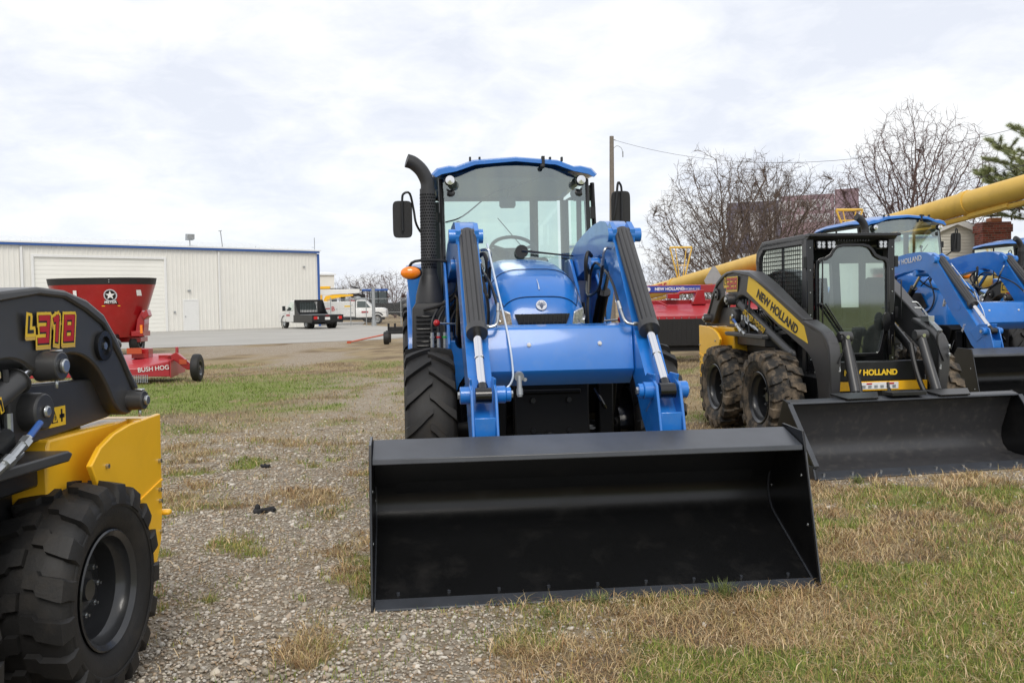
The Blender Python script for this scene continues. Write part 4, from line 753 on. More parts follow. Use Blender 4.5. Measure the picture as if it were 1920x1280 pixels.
def skid_bucket(t, yaw=0):
    y0 = -1.50; hw = 1.06
    pr = [(0, .004), (.10, .018), (.42, .03), (.50, .045), (.555, .09), (.575, .15), (.57, .22), (.46, .50)]; pr = [(y0 + a, z) for a, z in pr]; outr = [(y + .012, z - .004 if i > 3 else max(z - .010, -.004)) for i, (y, z) in enumerate(pr)]
    b = MB(); b.prism(pr + outr[::-1], 'x', -hw, hw); bu = b.build('bucket', ['bucket_worn'], t, bevel=.002, ang=55)
    b = MB(); b.prism([(y0 + .47, .53), (y0 + .39, .515), (y0 + .385, .50), (y0 + .44, .485), (y0 + .47, .49)], 'x', -hw + .002, hw - .002); b.build('top_lip', ['steel_edge'], bu, bevel=.003)
    for s in (-1, 1):
        b = MB(); b.prism([(y0 - .005, -.003), (y0 + .02, .10), (y0 + .38, .505), (y0 + .475, .535), (y0 + .60, .25), (y0 + .60, .10), (y0 + .53, .02), (y0 + .4, -.003)], 'x', *sorted((s * hw, s * (hw + .012)))); b.build('side_plate', ['bucket_paint'], bu, bevel=.002)
        b = MB(); b.prism([(y0 + .005, .08), (y0 + .37, .49), (y0 + .375, .51), (y0 - .005, .10)], 'x', *sorted((s * (hw - .012), s * (hw + .03)))); b.prism([(y0 - .01, .0), (y0 + .02, .09), (y0 + .25, .09), (y0 + .2, .0)], 'x', *sorted((s * (hw + .012), s * (hw + .028)))); b.build('side_cutter', ['steel_edge'], bu, bevel=.002)
    b = MB(); b.prism([(y0 - .03, -.002), (y0 + .12, .016), (y0 + .12, .034), (y0 - .028, .010)], 'x', -hw - .01, hw + .01); b.build('cutting_edge', ['steel_edge'], bu, bevel=.002)
    for k in range(9):
        b = MB(); x = -hw + .08 + k * (2 * hw - .16) / 8; b.cyl((x, y0 + .045, .018), (x, y0 + .045, .036), .013, n=6); b.build('edge_bolt', ['zinc'], bu)
    b = MB(); b.box(-.16, .16, y0 + .36, y0 + .50, .535, .565); b.build('hitch_plate', ['black_paint'], bu, bevel=.004)
    for x0 in (-.62, .24):
        b = MB(); b.loft([[(x0 + .06, y0 + .37, .520), (x0 + .34, y0 + .37, .520), (x0 + .42, y0 + .50, .55), (x0 - .02, y0 + .50, .55)], [(x0 + .06, y0 + .368, .530), (x0 + .34, y0 + .368, .530), (x0 + .42, y0 + .50, .562), (x0 - .02, y0 + .50, .562)]]); b.build('step_plate', ['bucket_paint'], bu, bevel=.002)
    b = MB(); b.box(-.55, .55, y0 + .60, y0 + .66, .08, .50); b.box(-.50, -.30, y0 + .64, y0 + .85, .2, .45); b.box(.30, .50, y0 + .64, y0 + .85, .2, .45); b.tube([(.0, y0 + .62, .50), (.0, y0 + .64, .62)], .012, 8); b.tube([(.04, y0 + .62, .50), (.0, y0 + .62, .58)], .005, 6); b.build('mounting_plate', ['charcoal'], bu, bevel=.01)
SK1 = make_skid('black and yellow skid steer marked 318, cut off by the left frame edge', 'skid steer loaders')
SK2 = copy_tree(SK1); SK3 = copy_tree(SK1)
skid_bucket(SK1)
for c in kids(SK1):   # the same bucket on the second machine
    if c.name.startswith('bucket'): bk = copy_tree(c, SK2); bk.rotation_euler = (0, 0, R(5)); bk.scale = (.94, 1, 1); bk.location = (-.26, -.16, 0); bk3 = copy_tree(c, SK3)
SK1.location = (-2.495, 2.578, 0); SK1.rotation_euler = (0, 0, R(-3))
decal_model(SK1, 'L', '318', 1, .722, .955, 1.395, .082)
for c in SK1.children_recursive:
    if c.name.startswith('tyre'): c.material_slots[0].link = 'OBJECT'; c.material_slots[0].material = MT['rubber']
SK2.location = (3.53, 10.05, 0); SK2.rotation_euler = (0, 0, R(7.5)); SK2.scale = (1.155,) * 3
tag(SK2, 'black and yellow skid steer marked 328 with closed cab and low wide bucket')
decal_model(SK2, 'L', '328', -1, -.722, 1.15, 1.415, .090)
b = MB(); b.box(-.7225, -.7215, 1.12, 1.20, 1.315, 1.385); b.mk(1)
for k in range(4): b.box(-.7235, -.7222, 1.13, 1.19, 1.322 + k * .016, 1.330 + k * .016)
b.build('safety_decal', ['decal_white', 'decal_red'], SK2)
SK3.location = (9.35, 15.2, 0); SK3.rotation_euler = (0, 0, R(8)); SK3.scale = (1.12,) * 3
tag(SK3, 'third skid steer mostly hidden behind the second blue tractor, only its black rear hump showing')
decal_model(SK3, 'C', '345', -1, -.722, 1.06, 1.36, .13)
# ------------------------------------------------------------------ building, yard vehicles, fence
def frame_thing(name, label, cat, x, y, rz, group=None): return thing(name, label, cat, (x, y, 0), rz, group)
# wall runs from (-15.06,74.9) to (-31.4,58.9) and on; local x along the wall (0 at the right corner, negative to the left), local y away
ba = math.degrees(math.atan2(16.0, 16.34))
bd = frame_thing('metal_building', 'long cream metal building with blue trimmed roof edge behind the parking lot', 'building', -15.06, 74.9, ba)
H = 5.78; Lw = 46; b = MB(); per = .305; xs = []
def rib_wall(x0, x1, z0, z1, y=0.0):
    pts = []; x = x0
    while x < x1 - .01:
        pts += [(x, y), (x + per * .62, y), (x + per * .68, y - .03), (x + per * .92, y - .03)]; x += per
    pts = [p for p in pts if p[0] < x1] + [(x1, y)]
    v = [(p[0], p[1], z0) for p in pts] + [(p[0], p[1], z1) for p in pts]; n = len(pts); b.add(v, [(i, i + 1, n + i + 1, n + i) for i in range(n - 1)])
DX0, DX1, DH = -20.8, -12.35, 4.95     # roll-up door
rib_wall(-Lw, DX0, 0, H); rib_wall(DX0, DX1, DH, H); rib_wall(DX1, 0, 0, H)
# gable end on the right
v = [(0, 0, 0), (0, 18, 0), (0, 18, H), (0, 9, H + .9), (0, 0, H)]; b.add(v, [(0, 1, 2, 3, 4)]); b.add([(-Lw, 0, 0), (-Lw, 18, 0), (-Lw, 18, H), (-Lw, 9, H + .9), (-Lw, 0, H)], [(0, 1, 2, 3, 4)]); b.add([(-Lw, 18, 0), (0, 18, 0), (0, 18, H), (-Lw, 18, H)], [(0, 1, 2, 3)])
b.build('wall', ['wall_metal'], bd, fix=False)
b = MB(); b.prism([(-.25, H + .03), (9, H + .98), (18.25, H + .03), (18.25, H + .13), (9, H + 1.08), (-.25, H + .13)], 'x', -Lw - .2, .25)
for k in range(75): x = -Lw + k * .61; b.prism([(-.24, H + .13), (9, H + 1.08), (9, H + 1.12), (-.24, H + .17)], 'x', x, x + .06)
rf = b.build('roof', ['roof_white'], bd, fix=True)
b = MB(); b.box(-Lw, .12, -.22, -.05, H - .12, H + .03); b.box(.0, .16, -.10, .06, 0, H - .17); b.build('roof_trim', ['trim_blue'], bd, bevel=.01)
b = MB()
for x in (-8.3 + .0,): b.box(x - .06, x + .06, -.12, -.05, 0, H - .2)
b.box(-21.6, -21.45, -.12, -.05, 0, H - .2); b.build('downspout', ['white_paint'], bd)
b = MB(); n_ = 18
for k in range(n_): z = k * DH / n_; b.add([(DX0, .02, z), (DX1, .02, z), (DX1, .02, z + DH / n_ - .04), (DX0, .02, z + DH / n_ - .04), (DX0, .032, z + DH / n_), (DX1, .032, z + DH / n_)], [(0, 1, 2, 3), (3, 2, 5, 4)])
rd = b.build('roll_up_door', ['shutter_cream'], bd, fix=False)
b = MB(); b.box(DX0 - .16, DX0, -.09, .1, 0, DH + .16); b.box(DX1, DX1 + .16, -.09, .1, 0, DH + .16); b.box(DX0, DX1, -.09, .1, DH, DH + .16); b.build('door_frame', ['white_paint'], rd, bevel=.01)
b = MB(); b.box(-11.0, -10.0, -.07, .0, 0, 2.1); dr = b.build('door', ['door_white'], bd, bevel=.005)
b = MB(); b.box(-11.08, -11.0, -.09, 0, 0, 2.18); b.box(-10.0, -9.92, -.09, 0, 0, 2.18); b.box(-11.0, -10.0, -.09, 0, 2.1, 2.18); b.build('frame', ['white_paint'], dr); b = MB(); b.ball((-10.92, -.10, 1.0), .04); b.build('handle', ['galv'], dr)
b = MB(); b.box(-10.7, -10.5, -.16, -.05, 2.75, 2.85); b.build('wall_lamp', ['galv'], bd); b = MB(); b.box(-11.75, -11.63, -.12, -.05, 1.25, 1.38); b.build('keypad_box', ['galv'], bd)
b = MB(); b.box(-1.3, -1.15, -.13, -.04, 4.55, 4.65); b.build('wall_lamp', ['galv'], bd)
b = MB(); b.tube([(-10.35, .1, H), (-10.35, .1, H + .55)], .04, 8); b.loft([[(-10.62, -.1, H + .62), (-10.08, -.1, H + .62), (-10.08, .25, H + .55), (-10.62, .25, H + .55)], [(-10.62, -.12, H + .98), (-10.08, -.12, H + .98), (-10.08, .2, H + 1.0), (-10.62, .2, H + 1.0)]]); b.build('floodlight', ['galv'], bd, bevel=.02)
b = MB(); b.tube([(-7.75, .3, H), (-7.9, .3, H + 1.35)], .035, 6); b.tube([(-8.05, .3, H + 1.3), (-7.8, .3, H + 1.34)], .03, 5); b.build('vent_pipe', ['galv'], bd)
b = MB(); b.tube([(.0, .3, H), (.0, .3, H + 1.1)], .03, 6); b.tube([(-.25, .3, H + .35), (.0, .3, H + .35)], .015, 5); b.tube([(-5.0, .5, H), (-5.0, .5, H + .3)], .03, 5); b.build('antenna_mast', ['galv'], bd)
b2 = frame_thing('shed', 'small plain white building beyond the blue corner of the metal building', 'building', -20.2, 110, 20)
b = MB(); b.box(-12, 0, 0, 10, 0, 5.1); b.build('wall', ['wall_metal'], b2); b = MB(); b.prism([(-.2, 5.1), (5, 5.5), (10.2, 5.1), (10.2, 5.25), (5, 5.65), (-.2, 5.25)], 'x', -12.2, .2); b.build('roof', ['roof_white'], b2)
def simple_wheel(p, c, Rr, W, side, rm='rim_white', ax=0):
    b = MB(); hw = W / 2; b.lathe([(Rr * .55, -hw * .9), (Rr * .85, -hw), (Rr * .97, -hw * .8), (Rr, -hw * .5), (Rr, hw * .5), (Rr * .97, hw * .8), (Rr * .85, hw), (Rr * .55, hw * .9)], n=28); w_ = b.build('wheel', ['rubber'], p, loc=c)
    b = MB(); s = side; b.lathe([(0, s * hw * .75), (Rr * .16, s * hw * .75), (Rr * .2, s * hw * .45), (Rr * .40, s * hw * .35), (Rr * .46, s * hw * .8), (Rr * .56, s * hw * .92), (Rr * .57, s * hw * .6)], n=24); b.mk(1)
    for k in range(5): a = 2 * pi * k / 5; b.cyl((s * hw * .36, Rr * .31 * cos(a), Rr * .31 * sin(a)), (s * hw * .42, Rr * .31 * cos(a), Rr * .31 * sin(a)), Rr * .06, n=8)
    b.build('rim', [rm, 'black_matte'], w_); return w_
# flatbed truck: origin rear left corner, +y forward
ft = thing('flatbed_truck', 'white dual wheel pickup with black flatbed parked by the metal building', 'truck', (-13.5, 65, 0), 35.6)
b = MB(); b.loft([[(.12, 3.3, .45), (2.15, 3.3, .45), (2.15, 6.05, .45), (.12, 6.05, .45)], [(.10, 3.3, 1.25), (2.17, 3.3, 1.25), (2.15, 6.1, 1.12), (.12, 6.1, 1.12)]]); b.loft([[(.14, 3.3, 1.25), (2.13, 3.3, 1.25), (2.1, 5.2, 1.2), (.17, 5.2, 1.2)], [(.27, 3.4, 1.98), (2.0, 3.4, 1.98), (1.98, 4.45, 1.98), (.29, 4.45, 1.98)]])
bo = b.build('cab', ['white_paint'], ft, bevel=.05)
b = MB(); b.add([(.125, 3.55, 1.30), (.125, 4.75, 1.26), (.265, 4.25, 1.88), (.262, 3.6, 1.88)], [(0, 1, 2, 3)]); b.add([(.45, 3.28, 1.32), (1.82, 3.28, 1.32), (1.72, 3.36, 1.86), (.55, 3.36, 1.86)], [(0, 1, 2, 3)]); b.build('window', ['glass_dark'], bo, fix=False)
b = MB(); b.box(-.16, .06, 4.7, 4.8, 1.25, 1.60); b.box(0, .14, 4.74, 4.78, 1.35, 1.4); b.build('mirror', ['black_paint'], bo, bevel=.02)
b = MB(); b.box(.095, .10, 4.05, 4.7, .88, 1.0); b.build('door_lettering', ['red_light'], bo)
b = MB(); b.tube([(.09, 4.02, 1.12), (.09, 4.15, 1.12)], .015, 6); b.build('door_handle', ['black_paint'], bo)
b = MB(); b.box(0, 2.3, 0, 3.2, .86, .96); b.box(0, .06, .05, 3.2, .42, .88); b.box(2.24, 2.3, .05, 3.2, .42, .88); b.box(0, 2.3, -.04, .03, .52, .96); b.box(.02, .5, 2.3, 3.2, .45, .86); b.box(.2, 2.1, .0, 3.2, .5, .62); bed = b.build('flatbed', ['black_paint'], ft, bevel=.01)
b = MB(); b.box(.10, 2.2, 3.08, 3.16, .96, 1.15); b.box(.10, .45, 3.08, 3.16, .96, 2.02); b.box(1.85, 2.2, 3.08, 3.16, .96, 2.02); b.box(.45, 1.85, 3.08, 3.16, 1.86, 2.02)
for k in range(12): x = .48 + k * .12; b.box(x, x + .02, 3.1, 3.14, 1.12, 1.88)
b.prism([(3.1, .96), (2.2, .96), (2.6, 1.2), (3.1, 1.95)], 'x', .05, .10); b.prism([(3.1, .96), (2.2, .96), (2.6, 1.2), (3.1, 1.95)], 'x', 2.2, 2.25); b.build('headache_rack', ['black_paint'], bed)
b = MB(); b.box(.1, 2.2, .1, 3.0, .965, .985); b.build('deck_strip', ['galv'], bed)
for x in (.10, 1.92): b = MB(); b.box(x, x + .26, -.065, -.035, .66, .86); b.build('tail_light', ['lens_red'], bed)
for x in (.30, .03): pass
b = MB(); b.box(.92, 1.28, -.075, -.04, .62, .80); b.build('licence_plate', ['reg_plate'], bed); b = MB(); b.box(.36, .46, -.07, -.04, .68, .82); b.box(1.85, 1.92, -.07, -.04, .68, .82); b.build('reverse_light', ['reflector'], bed)
b = MB()
for k in range(3): b.box(.98 + k * .1, 1.03 + k * .1, -.07, -.04, .88, .93)
b.build('marker_light', ['lens_red'], bed); b = MB(); b.box(.1, 2.2, -.06, .0, .46, .54); b.cyl((1.1, -.15, .42), (1.1, 0, .42), .05); b.box(.95, 1.25, 0, 5.8, .38, .52); b.box(.3, 2.0, .8, 1.2, .3, .5); b.build('bumper', ['black_paint'], ft)
for x, s in ((.18, -1), (.46, -1), (1.84, 1), (2.12, 1)): simple_wheel(ft, (x, 1.2, .39), .39, .24, s, 'rim_black' if x in (.46, 1.84) else 'galv')
for x, s in ((.24, -1), (2.03, 1)): simple_wheel(ft, (x, 5.15, .39), .39, .25, s, 'galv')
b = MB(); b.lathe([(.44, .085), (.50, .085), (.50, .12), (.44, .12)], c=(0, 5.15, .42), ax='x', n=20, a0=-pi * .55, a1=pi * .55); b.build('wheel_arch', ['black_matte'], bo)
# service truck: origin mid, facing +x
st = thing('service_truck', 'white crane service truck with side lockers behind the chain link fence', 'truck', (-14.2, 80, 0), 2)
b = MB(); b.box(-3.6, 1.15, 0, 2.2, .62, 1.92); sb = b.build('locker_body', ['white_paint'], st, bevel=.02)
for x0, x1, z0, z1 in ((-2.6, -1.25, .66, 1.9), (-1.2, -.2, .66, 1.9), (-.12, 1.08, .66, 1.25), (-.12, 1.08, 1.29, 1.9)):
    b = MB(); b.box(x0, x1, -.025, .01, z0, z1); lo_ = b.build('locker_door', ['white_paint'], sb, bevel=.012); b = MB(); b.box(x1 - .2, x1 - .1, -.05, -.02, (z0 + z1) / 2 - .03, (z0 + z1) / 2 + .03); b.build('handle', ['galv'], lo_)
text('F', 'lettering', .55, (-1.9, -.032, 1.38), (1, 0, 0), (0, 0, 1), 'decal_red', sb, off=.015); text('B', 'lettering', .5, (-.65, -.032, 1.30), (1, 0, 0), (0, 0, 1), 'decal_red', sb, off=.015)
b = MB(); b.box(-1.7, -.9, -.035, -.03, 1.30, 1.38); b.build('logo_swash', ['decal_red'], sb); b = MB(); b.box(.3, .85, -.03, -.025, 1.45, 1.58); b.build('yellow_sticker', ['decal_yellow'], sb)
b = MB(); b.loft([[(1.2, .05, .55), (3.75, .05, .55), (3.75, 2.15, .55), (1.2, 2.15, .55)], [(1.2, .04, 1.30), (3.7, .1, 1.22), (3.7, 2.1, 1.22), (1.2, 2.16, 1.30)], [(1.2, .06, 1.38), (3.4, .2, 1.36), (3.4, 2.0, 1.36), (1.2, 2.14, 1.38)]]); b.loft([[(1.2, .08, 1.36), (2.7, .1, 1.34), (2.7, 2.1, 1.34), (1.2, 2.12, 1.36)], [(1.25, .2, 2.02), (1.95, .22, 2.02), (1.95, 1.98, 2.02), (1.25, 2.0, 2.02)]]); sc_ = b.build('cab', ['white_paint'], st, bevel=.05)
b = MB(); b.add([(1.32, .085, 1.40), (2.45, .10, 1.38), (1.98, .185, 1.92), (1.34, .175, 1.94)], [(0, 1, 2, 3)]); b.build('window', ['glass_dark'], sc_, fix=False)
b = MB(); b.box(1.7, 2.25, .03, .045, .95, 1.08); b.build('door_lettering', ['red_light'], sc_)
b = MB(); b.box(-3.5, 3.5, .5, 1.7, .35, .6); b.box(-3.6, 1.1, -.02, .1, .5, .62); b.build('underframe', ['black_matte'], st)
for x in (3.0, -1.9): b_ = simple_wheel(st, (0, 0, 0), .41, .3, -1, 'galv'); b_.location = (x, .18, .41); b_.rotation_euler = (0, 0, R(90))
b = MB(); b.lathe([(.44, -.02), (.56, -.02), (.56, .05), (.44, .05)], c=(3.0, .08, .45), ax='y', n=20, a0=0, a1=pi); b.build('wheel_arch', ['black_matte'], sc_)
b = MB(); b.prism([(-3.4, 2.3), (-3.2, 2.95), (1.45, 2.95), (1.45, 2.60), (-2.6, 2.45)], 'y', .9, 1.25); cr = b.build('crane_boom', ['white_paint'], st, bevel=.03)
b = MB(); b.box(-2.7, -1.0, .85, 1.3, 3.0, 3.22); b.box(-2.3, -1.7, .8, 1.35, 1.92, 2.5); b.prism([(-1.6, 2.0), (-1.4, 2.4), (-.6, 2.55), (.9, 2.5), (.9, 2.38), (-.6, 2.2), (-1.3, 1.95)], 'y', .95, 1.2); b.build('boom_cylinder', ['yellow'], cr, bevel=.02); b = MB(); b.box(-3.5, .2, .95, 1.2, 2.98, 3.05); b.box(-.1, .2, .8, 1.3, 1.95, 2.3); b.box(-.9, -.5, .9, 1.4, 1.92, 2.15); b.build('crane_gear', ['black_matte'], cr)
b = MB(); b.ball((.45, .5, 2.1), .18, .2, .22); b.ball((1.3, .8, 2.2), .3, .3, .15); b.box(.8, 2.0, .7, 1.2, 2.03, 2.2); b.build('deck_load', ['galv'], st)
# distant tractor
dt = thing('distant_tractor', 'small distant tractor with blue roof behind the white service truck', 'tractor', (-12.9, 88, 0), 10)
b = MB(); b.box(-.75, 1.6, -.5, .7, 2.85, 3.05); b.build('roof', ['trim_blue'], dt, bevel=.04); b = MB()
for x in (-.7, -.1, .7, 1.5): b.box(x - .05, x + .05, -.45, -.35, 1.6, 2.85)
b.box(-1.4, -.5, -.6, .4, 1.5, 2.6); b.box(-.8, 4.2, -.6, .9, .7, 1.75); b.tube([(-1.7, 0, 3.3), (-1.0, 0, 3.1), (-1.1, 0, 2.6)], .08, 6); b.build('cab', ['black_matte'], dt, bevel=.03)
b = MB(); b.box(.0, 1.5, -.40, -.38, 1.7, 2.8); b.build('window', ['glass_dark'], dt); b = MB(); b.box(-2.5, -1.2, -.8, 0, 1.3, 1.9); b.box(-1.9, -1.4, -.9, -.2, 1.9, 2.2); b.build('mower_deck', ['red'], dt, bevel=.05)
simple_wheel(dt, (5.2, -.5, .75), .75, .4, -1, 'rim_white').rotation_euler = (0, 0, R(90)); simple_wheel(dt, (-.2, -.6, .8), .8, .4, -1, 'rim_white').rotation_euler = (0, 0, R(90))
b = MB(); b.ball((3.6, 0, 1.2), 1.6, .8, .9, 16, 8); b.build('engine_hood', ['black_paint'], dt)
# chain link fence, real wires
fa, fb = V(-14.3, 74.5, 0), V(-1.5, 72.5, 0); fd = (fb - fa); fl = fd.length; fx = thing('chain_link_fence', 'galvanised chain link fence running right from the metal building corner', 'fence', tuple(fa), math.degrees(math.atan2(fd.y, fd.x)))
for x in [.3, 1.9, 3.15] + [5.9 + 1.55 * k for k in range(5)]:
    b = MB(); b.cyl((x, 0, 0), (x, 0, 2.15), .035, n=8); b.ball((x, 0, 2.17), .05, n=8, m=6); b.build('post', ['galv'], fx)
b = MB(); b.cyl((4.2, -1.5, 0), (4.2, -1.5, 2.9), .13, n=12); b.cyl((4.2, -1.5, 0), (4.2, -1.5, .5), .2, .16, n=12); b.build('gate_post', ['galv'], fx)
b = MB(); b.cyl((0, 0, 2.05), (fl, 0, 2.05), .025, n=6); b.cyl((4.3, 0, 1.0), (fl, 0, 1.0), .02, n=6); b.build('rail', ['galv'], fx)
b = MB(); k = -2.0
while k < fl:
    for sgn in (1, -1):
        xa, xb = (k, k + 2.0) if sgn > 0 else (k + 2.0, k); za, zb = 0.03, 2.03
        x0_, x1_ = xa, xb
        def cl_(xa, za, xb, zb):
            t0, t1 = 0., 1.
            if xb != xa:
                for lim, sg in ((0, 1), (fl, -1)):
                    fa_, fb_ = sg * (xa - lim), sg * (xb - lim)
                    if fa_ < 0 and fb_ < 0: return None
                    if fa_ < 0: t0 = max(t0, fa_ / (fa_ - fb_))
                    if fb_ < 0: t1 = min(t1, fa_ / (fa_ - fb_))
            return (xa + (xb - xa) * t0, za + (zb - za) * t0, xa + (xb - xa) * t1, za + (zb - za) * t1) if t1 > t0 else None
        q = cl_(xa, za, xb, zb)
        if q: b.tube([(q[0], 0, q[1]), (q[2], 0, q[3])], .0035, 3, cap=False)
    k += .12
b.build('mesh', ['galv'], fx, fix=False)
# running gear trailer
tr = thing('implement_trailer', 'bare black wheeled running gear with white rim and red tongue behind the nearest blue tractor', 'trailer', (-4.35, 37.6, 0), 5)
simple_wheel(tr, (-.55, -.3, .25), .25, .22, -1, 'rim_white'); simple_wheel(tr, (-.55, 1.5, .25), .25, .22, -1, 'rim_white'); simple_wheel(tr, (1.6, -.3, .25), .25, .22, 1, 'rim_white'); simple_wheel(tr, (1.6, 1.5, .25), .25, .22, 1, 'rim_white')
b = MB(); b.box(-.6, 1.8, -.35, -.2, .40, .50); b.box(-.5, 2.6, -.30, -.1, .52, .68); b.box(-.5, -.42, -.30, -.2, .6, .82); b.box(-.25, -.17, -.3, -.2, .6, .82); b.box(-.5, 1.7, 1.4, 1.55, .4, .5); b.box(.4, .6, -.2, 1.5, .45, .6); b.build('frame', ['black_paint'], tr, bevel=.01)
b = MB(); b.tube([(-.55, -.3, .40), (-1.95, -.5, .13)], .03, 8); b.box(-2.05, -1.9, -.55, -.45, .08, .17); b.build('tongue', ['red_orange'], tr)
# ------------------------------------------------------------------ red feed mixer
mxr = thing('feed_mixer', 'big red oval feed mixer with black rubber rim in front of the metal building', 'feed mixer', (-13.85, 32.6, 0), 4)
def oval(a, c, z, n=48): return [(a * math.copysign(abs(cos(t)) ** .85, cos(t)), c * sin(t), z) for t in [2 * pi * k / n for k in range(n)]]
b = MB(); b.loft([oval(1.10, .95, .60), oval(1.35, 1.05, 1.2), oval(1.72, 1.2, 2.36)], cap=False); b.add(oval(1.10, .95, .60), [tuple(range(48))]); tub = b.build('tub', ['red'], mxr, ang=40, fix=False)
b = MB(); b.loft([oval(1.725, 1.205, 2.36), oval(1.765, 1.23, 2.58), oval(1.70, 1.19, 2.58), oval(1.66, 1.16, 2.36)], cap=False); b.build('rubber_rim', ['plastic'], tub, fix=False)
b = MB(); b.box(1.05, 1.45, -.5, .3, .62, .80); b.prism([(1.15, .6), (1.45, .75), (1.5, 1.3), (1.42, 1.5), (1.25, 1.2)], 'y', -.45, .1); b.box(-1.2, 1.3, -.3, .5, .42, .6); b.prism([(1.40, 1.35), (1.62, 1.52), (1.68, 1.30), (1.52, 1.18)], 'y', -.6, -.2); b.build('frame', ['red'], mxr, bevel=.02)
b = MB(); b.box(1.36, 1.44, -.53, -.5, .72, 1.0); b.build('reflector_strip', ['amber'], mxr)
simple_wheel(mxr, (1.05, .1, .42), .42, .32, 1, 'rim_black'); simple_wheel(mxr, (-1.0, .1, .42), .42, .32, -1, 'rim_black'); b = MB(); b.box(.3, .75, -1.1, -.7, .35, .72); b.build('gearbox', ['black_paint'], mxr, bevel=.04)
# badge placed on the curved tub front
bx, bz = .62, 1.98; nrm = V(.22, -1, -.22).normalized(); rgt = V(1, .20, 0).normalized(); upv = nrm.cross(rgt) * -1
if upv.z < 0: upv = -upv
o0 = V(.62, -1.155, 2.0)
def on_tub(px_, pz_, lift=.012):
    z = 2.0 + pz_; f = (z - 1.2) / 1.16; a, c = 1.35 + .37 * f, 1.05 + .15 * f; x = .62 + px_; tt = math.acos(max(-1, min(1, (x / a) ** (1 / .85)))) if x > 0 else pi / 2
    return V(x, -c * sin(tt) - lift, z)
def tub_fan(pts, m_, lift, name):
    b = MB(); b.add([on_tub(px_, pz_, lift) for px_, pz_ in pts], [tuple(range(len(pts)))]); b.mk(0); return b.build(name, [m_], tub, fix=False)
circ = lambda r, n=24, cx_=0, cz_=0: [(cx_ + r * cos(2 * pi * k / n), cz_ + r * sin(2 * pi * k / n)) for k in range(n)]
tub_fan(circ(.20), 'decal_silver', .012, 'badge_ring'); tub_fan(circ(.165), 'decal_black', .020, 'badge_disc')
tub_fan([((.155 if k % 2 == 0 else .062) * cos(pi / 2 + pi * k / 5), (.155 if k % 2 == 0 else .062) * sin(pi / 2 + pi * k / 5)) for k in range(10)], 'decal_white', .028, 'badge_star')
tub_fan([(-.22, -.29), (.22, -.29), (.17, -.16), (-.17, -.16)], 'decal_black', .016, 'badge_plate')
text('MEYER', 'lettering', .13, on_tub(0, -.225, .036), (1, .10, 0), (0, .0, 1), 'decal_white', tub, off=.001, depth=.004); tub_fan([(-.28, -.36), (.26, -.36), (.26, -.335), (-.28, -.335)], 'decal_yellow', .012, 'gold_line')
for dx in (-1.15 + .05, .78): tub_fan([(dx - .055, -.02), (dx + .055, -.02), (dx + .055, .17), (dx - .055, .17)], 'decal_white', .014, 'safety_decal')
b = MB(); b.ball((.62, -1.19, 2.50), .02); b.ball((.62, -1.19, 2.43), .02); b.build('rim_bolts', ['galv'], tub)
# ------------------------------------------------------------------ red rotary cutter
rc = thing('rotary_cutter', 'low red rotary cutter with chain guard and one black gauge wheel left of the gravel', 'mower', (-7.7, 19.9, 0), 3)
b = MB(); b.loft([[(-2.2, -.55, .16), (.10, -.55, .16), (.64, -.2, .12), (.64, .9, .14), (-2.2, .9, .16)], [(-2.2, -.55, .32), (.08, -.55, .32), (.62, -.2, .44), (.62, .9, .47), (-2.2, .9, .42)], [(-2.2, -.2, .46), (-.1, -.2, .46), (.35, .1, .54), (.35, .8, .56), (-2.2, .8, .52)]]); dk = b.build('deck', ['red_light'], rc, bevel=.012)
b = MB(); b.prism([(-.22, .10), (.3, .12), (.3, .50), (-.22, .45)], 'x', .642, .66); b.build('side_skirt', ['red_light'], dk)
b = MB()
for k in range(26):
    x = -.58 + k * .035; 
    for j in range(5): b.tube([(x, -.57, .19 - j * .032), (x + .004, -.575, .165 - j * .032)], .009, 5)
b.build('chain_guard', ['galv'], rc)
d_ = V(.52, .55, .10); text('BUSH HOG', 'lettering', .125, (.365, -.388, .30), (.84, .543, .05), (0, 0, 1), 'decal_white', dk, off=.001)
b = MB(); b.box(.35, .62, .0, .12, .42, .56); b.prism([(.5, .50), (.72, .62), (1.0, .36), (1.02, .24), (.92, .24), (.7, .42)], 'y', .0, .12); b.tube([(.72, .05, .45), (.72, .05, .72)], .035, 8); b.build('wheel_arm', ['red'], rc, bevel=.01); b = MB(); b.box(-.2, .15, .0, .3, .5, .7); b.build('hitch_bracket', ['red'], rc, bevel=.01)
b = MB(); b.box(.78, .93, -.02, .0, .36, .46); b.build('reflector', ['red_orange'], rc); b = MB(); b.box(-.25, .05, -.12, -.1, .60, .72); b.build('reflector', ['red_orange'], rc); simple_wheel(rc, (1.13, .02, .285), .285, .17, 1, 'rim_black')
b = MB(); b.ball((-.7, .3, .78), .2, .2, .16); b.build('gearbox', ['black_paint'], rc)
# ------------------------------------------------------------------ red hay mower behind
hm = thing('disc_mower', 'wide red hay mower with black curtain between the nearest tractor and the skid steer', 'mower', (4.9, 23.2, 0), 3)
b = MB(); b.loft([[(-2.0, -.05, 1.08), (2.6, -.05, 1.08), (2.6, .9, 1.36), (-2.0, .9, 1.36)], [(-2.0, -.05, 1.13), (2.6, -.05, 1.13), (2.6, .9, 1.41), (-2.0, .9, 1.41)]]); b.box(-2.0, 2.6, .9, 1.0, 1.0, 1.41); b.box(-2.02, 2.62, -.075, -.055, 1.04, 1.14); dk = b.build('deck', ['red_light'], hm, bevel=.01)
b = MB(); b.prism([(-.10, 1.06), (-.03, 1.06), (.0, .42), (-.06, .42)], 'x', -2.0, 2.6)
for k in range(40): x = -1.98 + k * .116; b.prism([(-.104, 1.05), (-.09, 1.05), (-.05, .42), (-.064, .42)], 'x', x, x + .006)
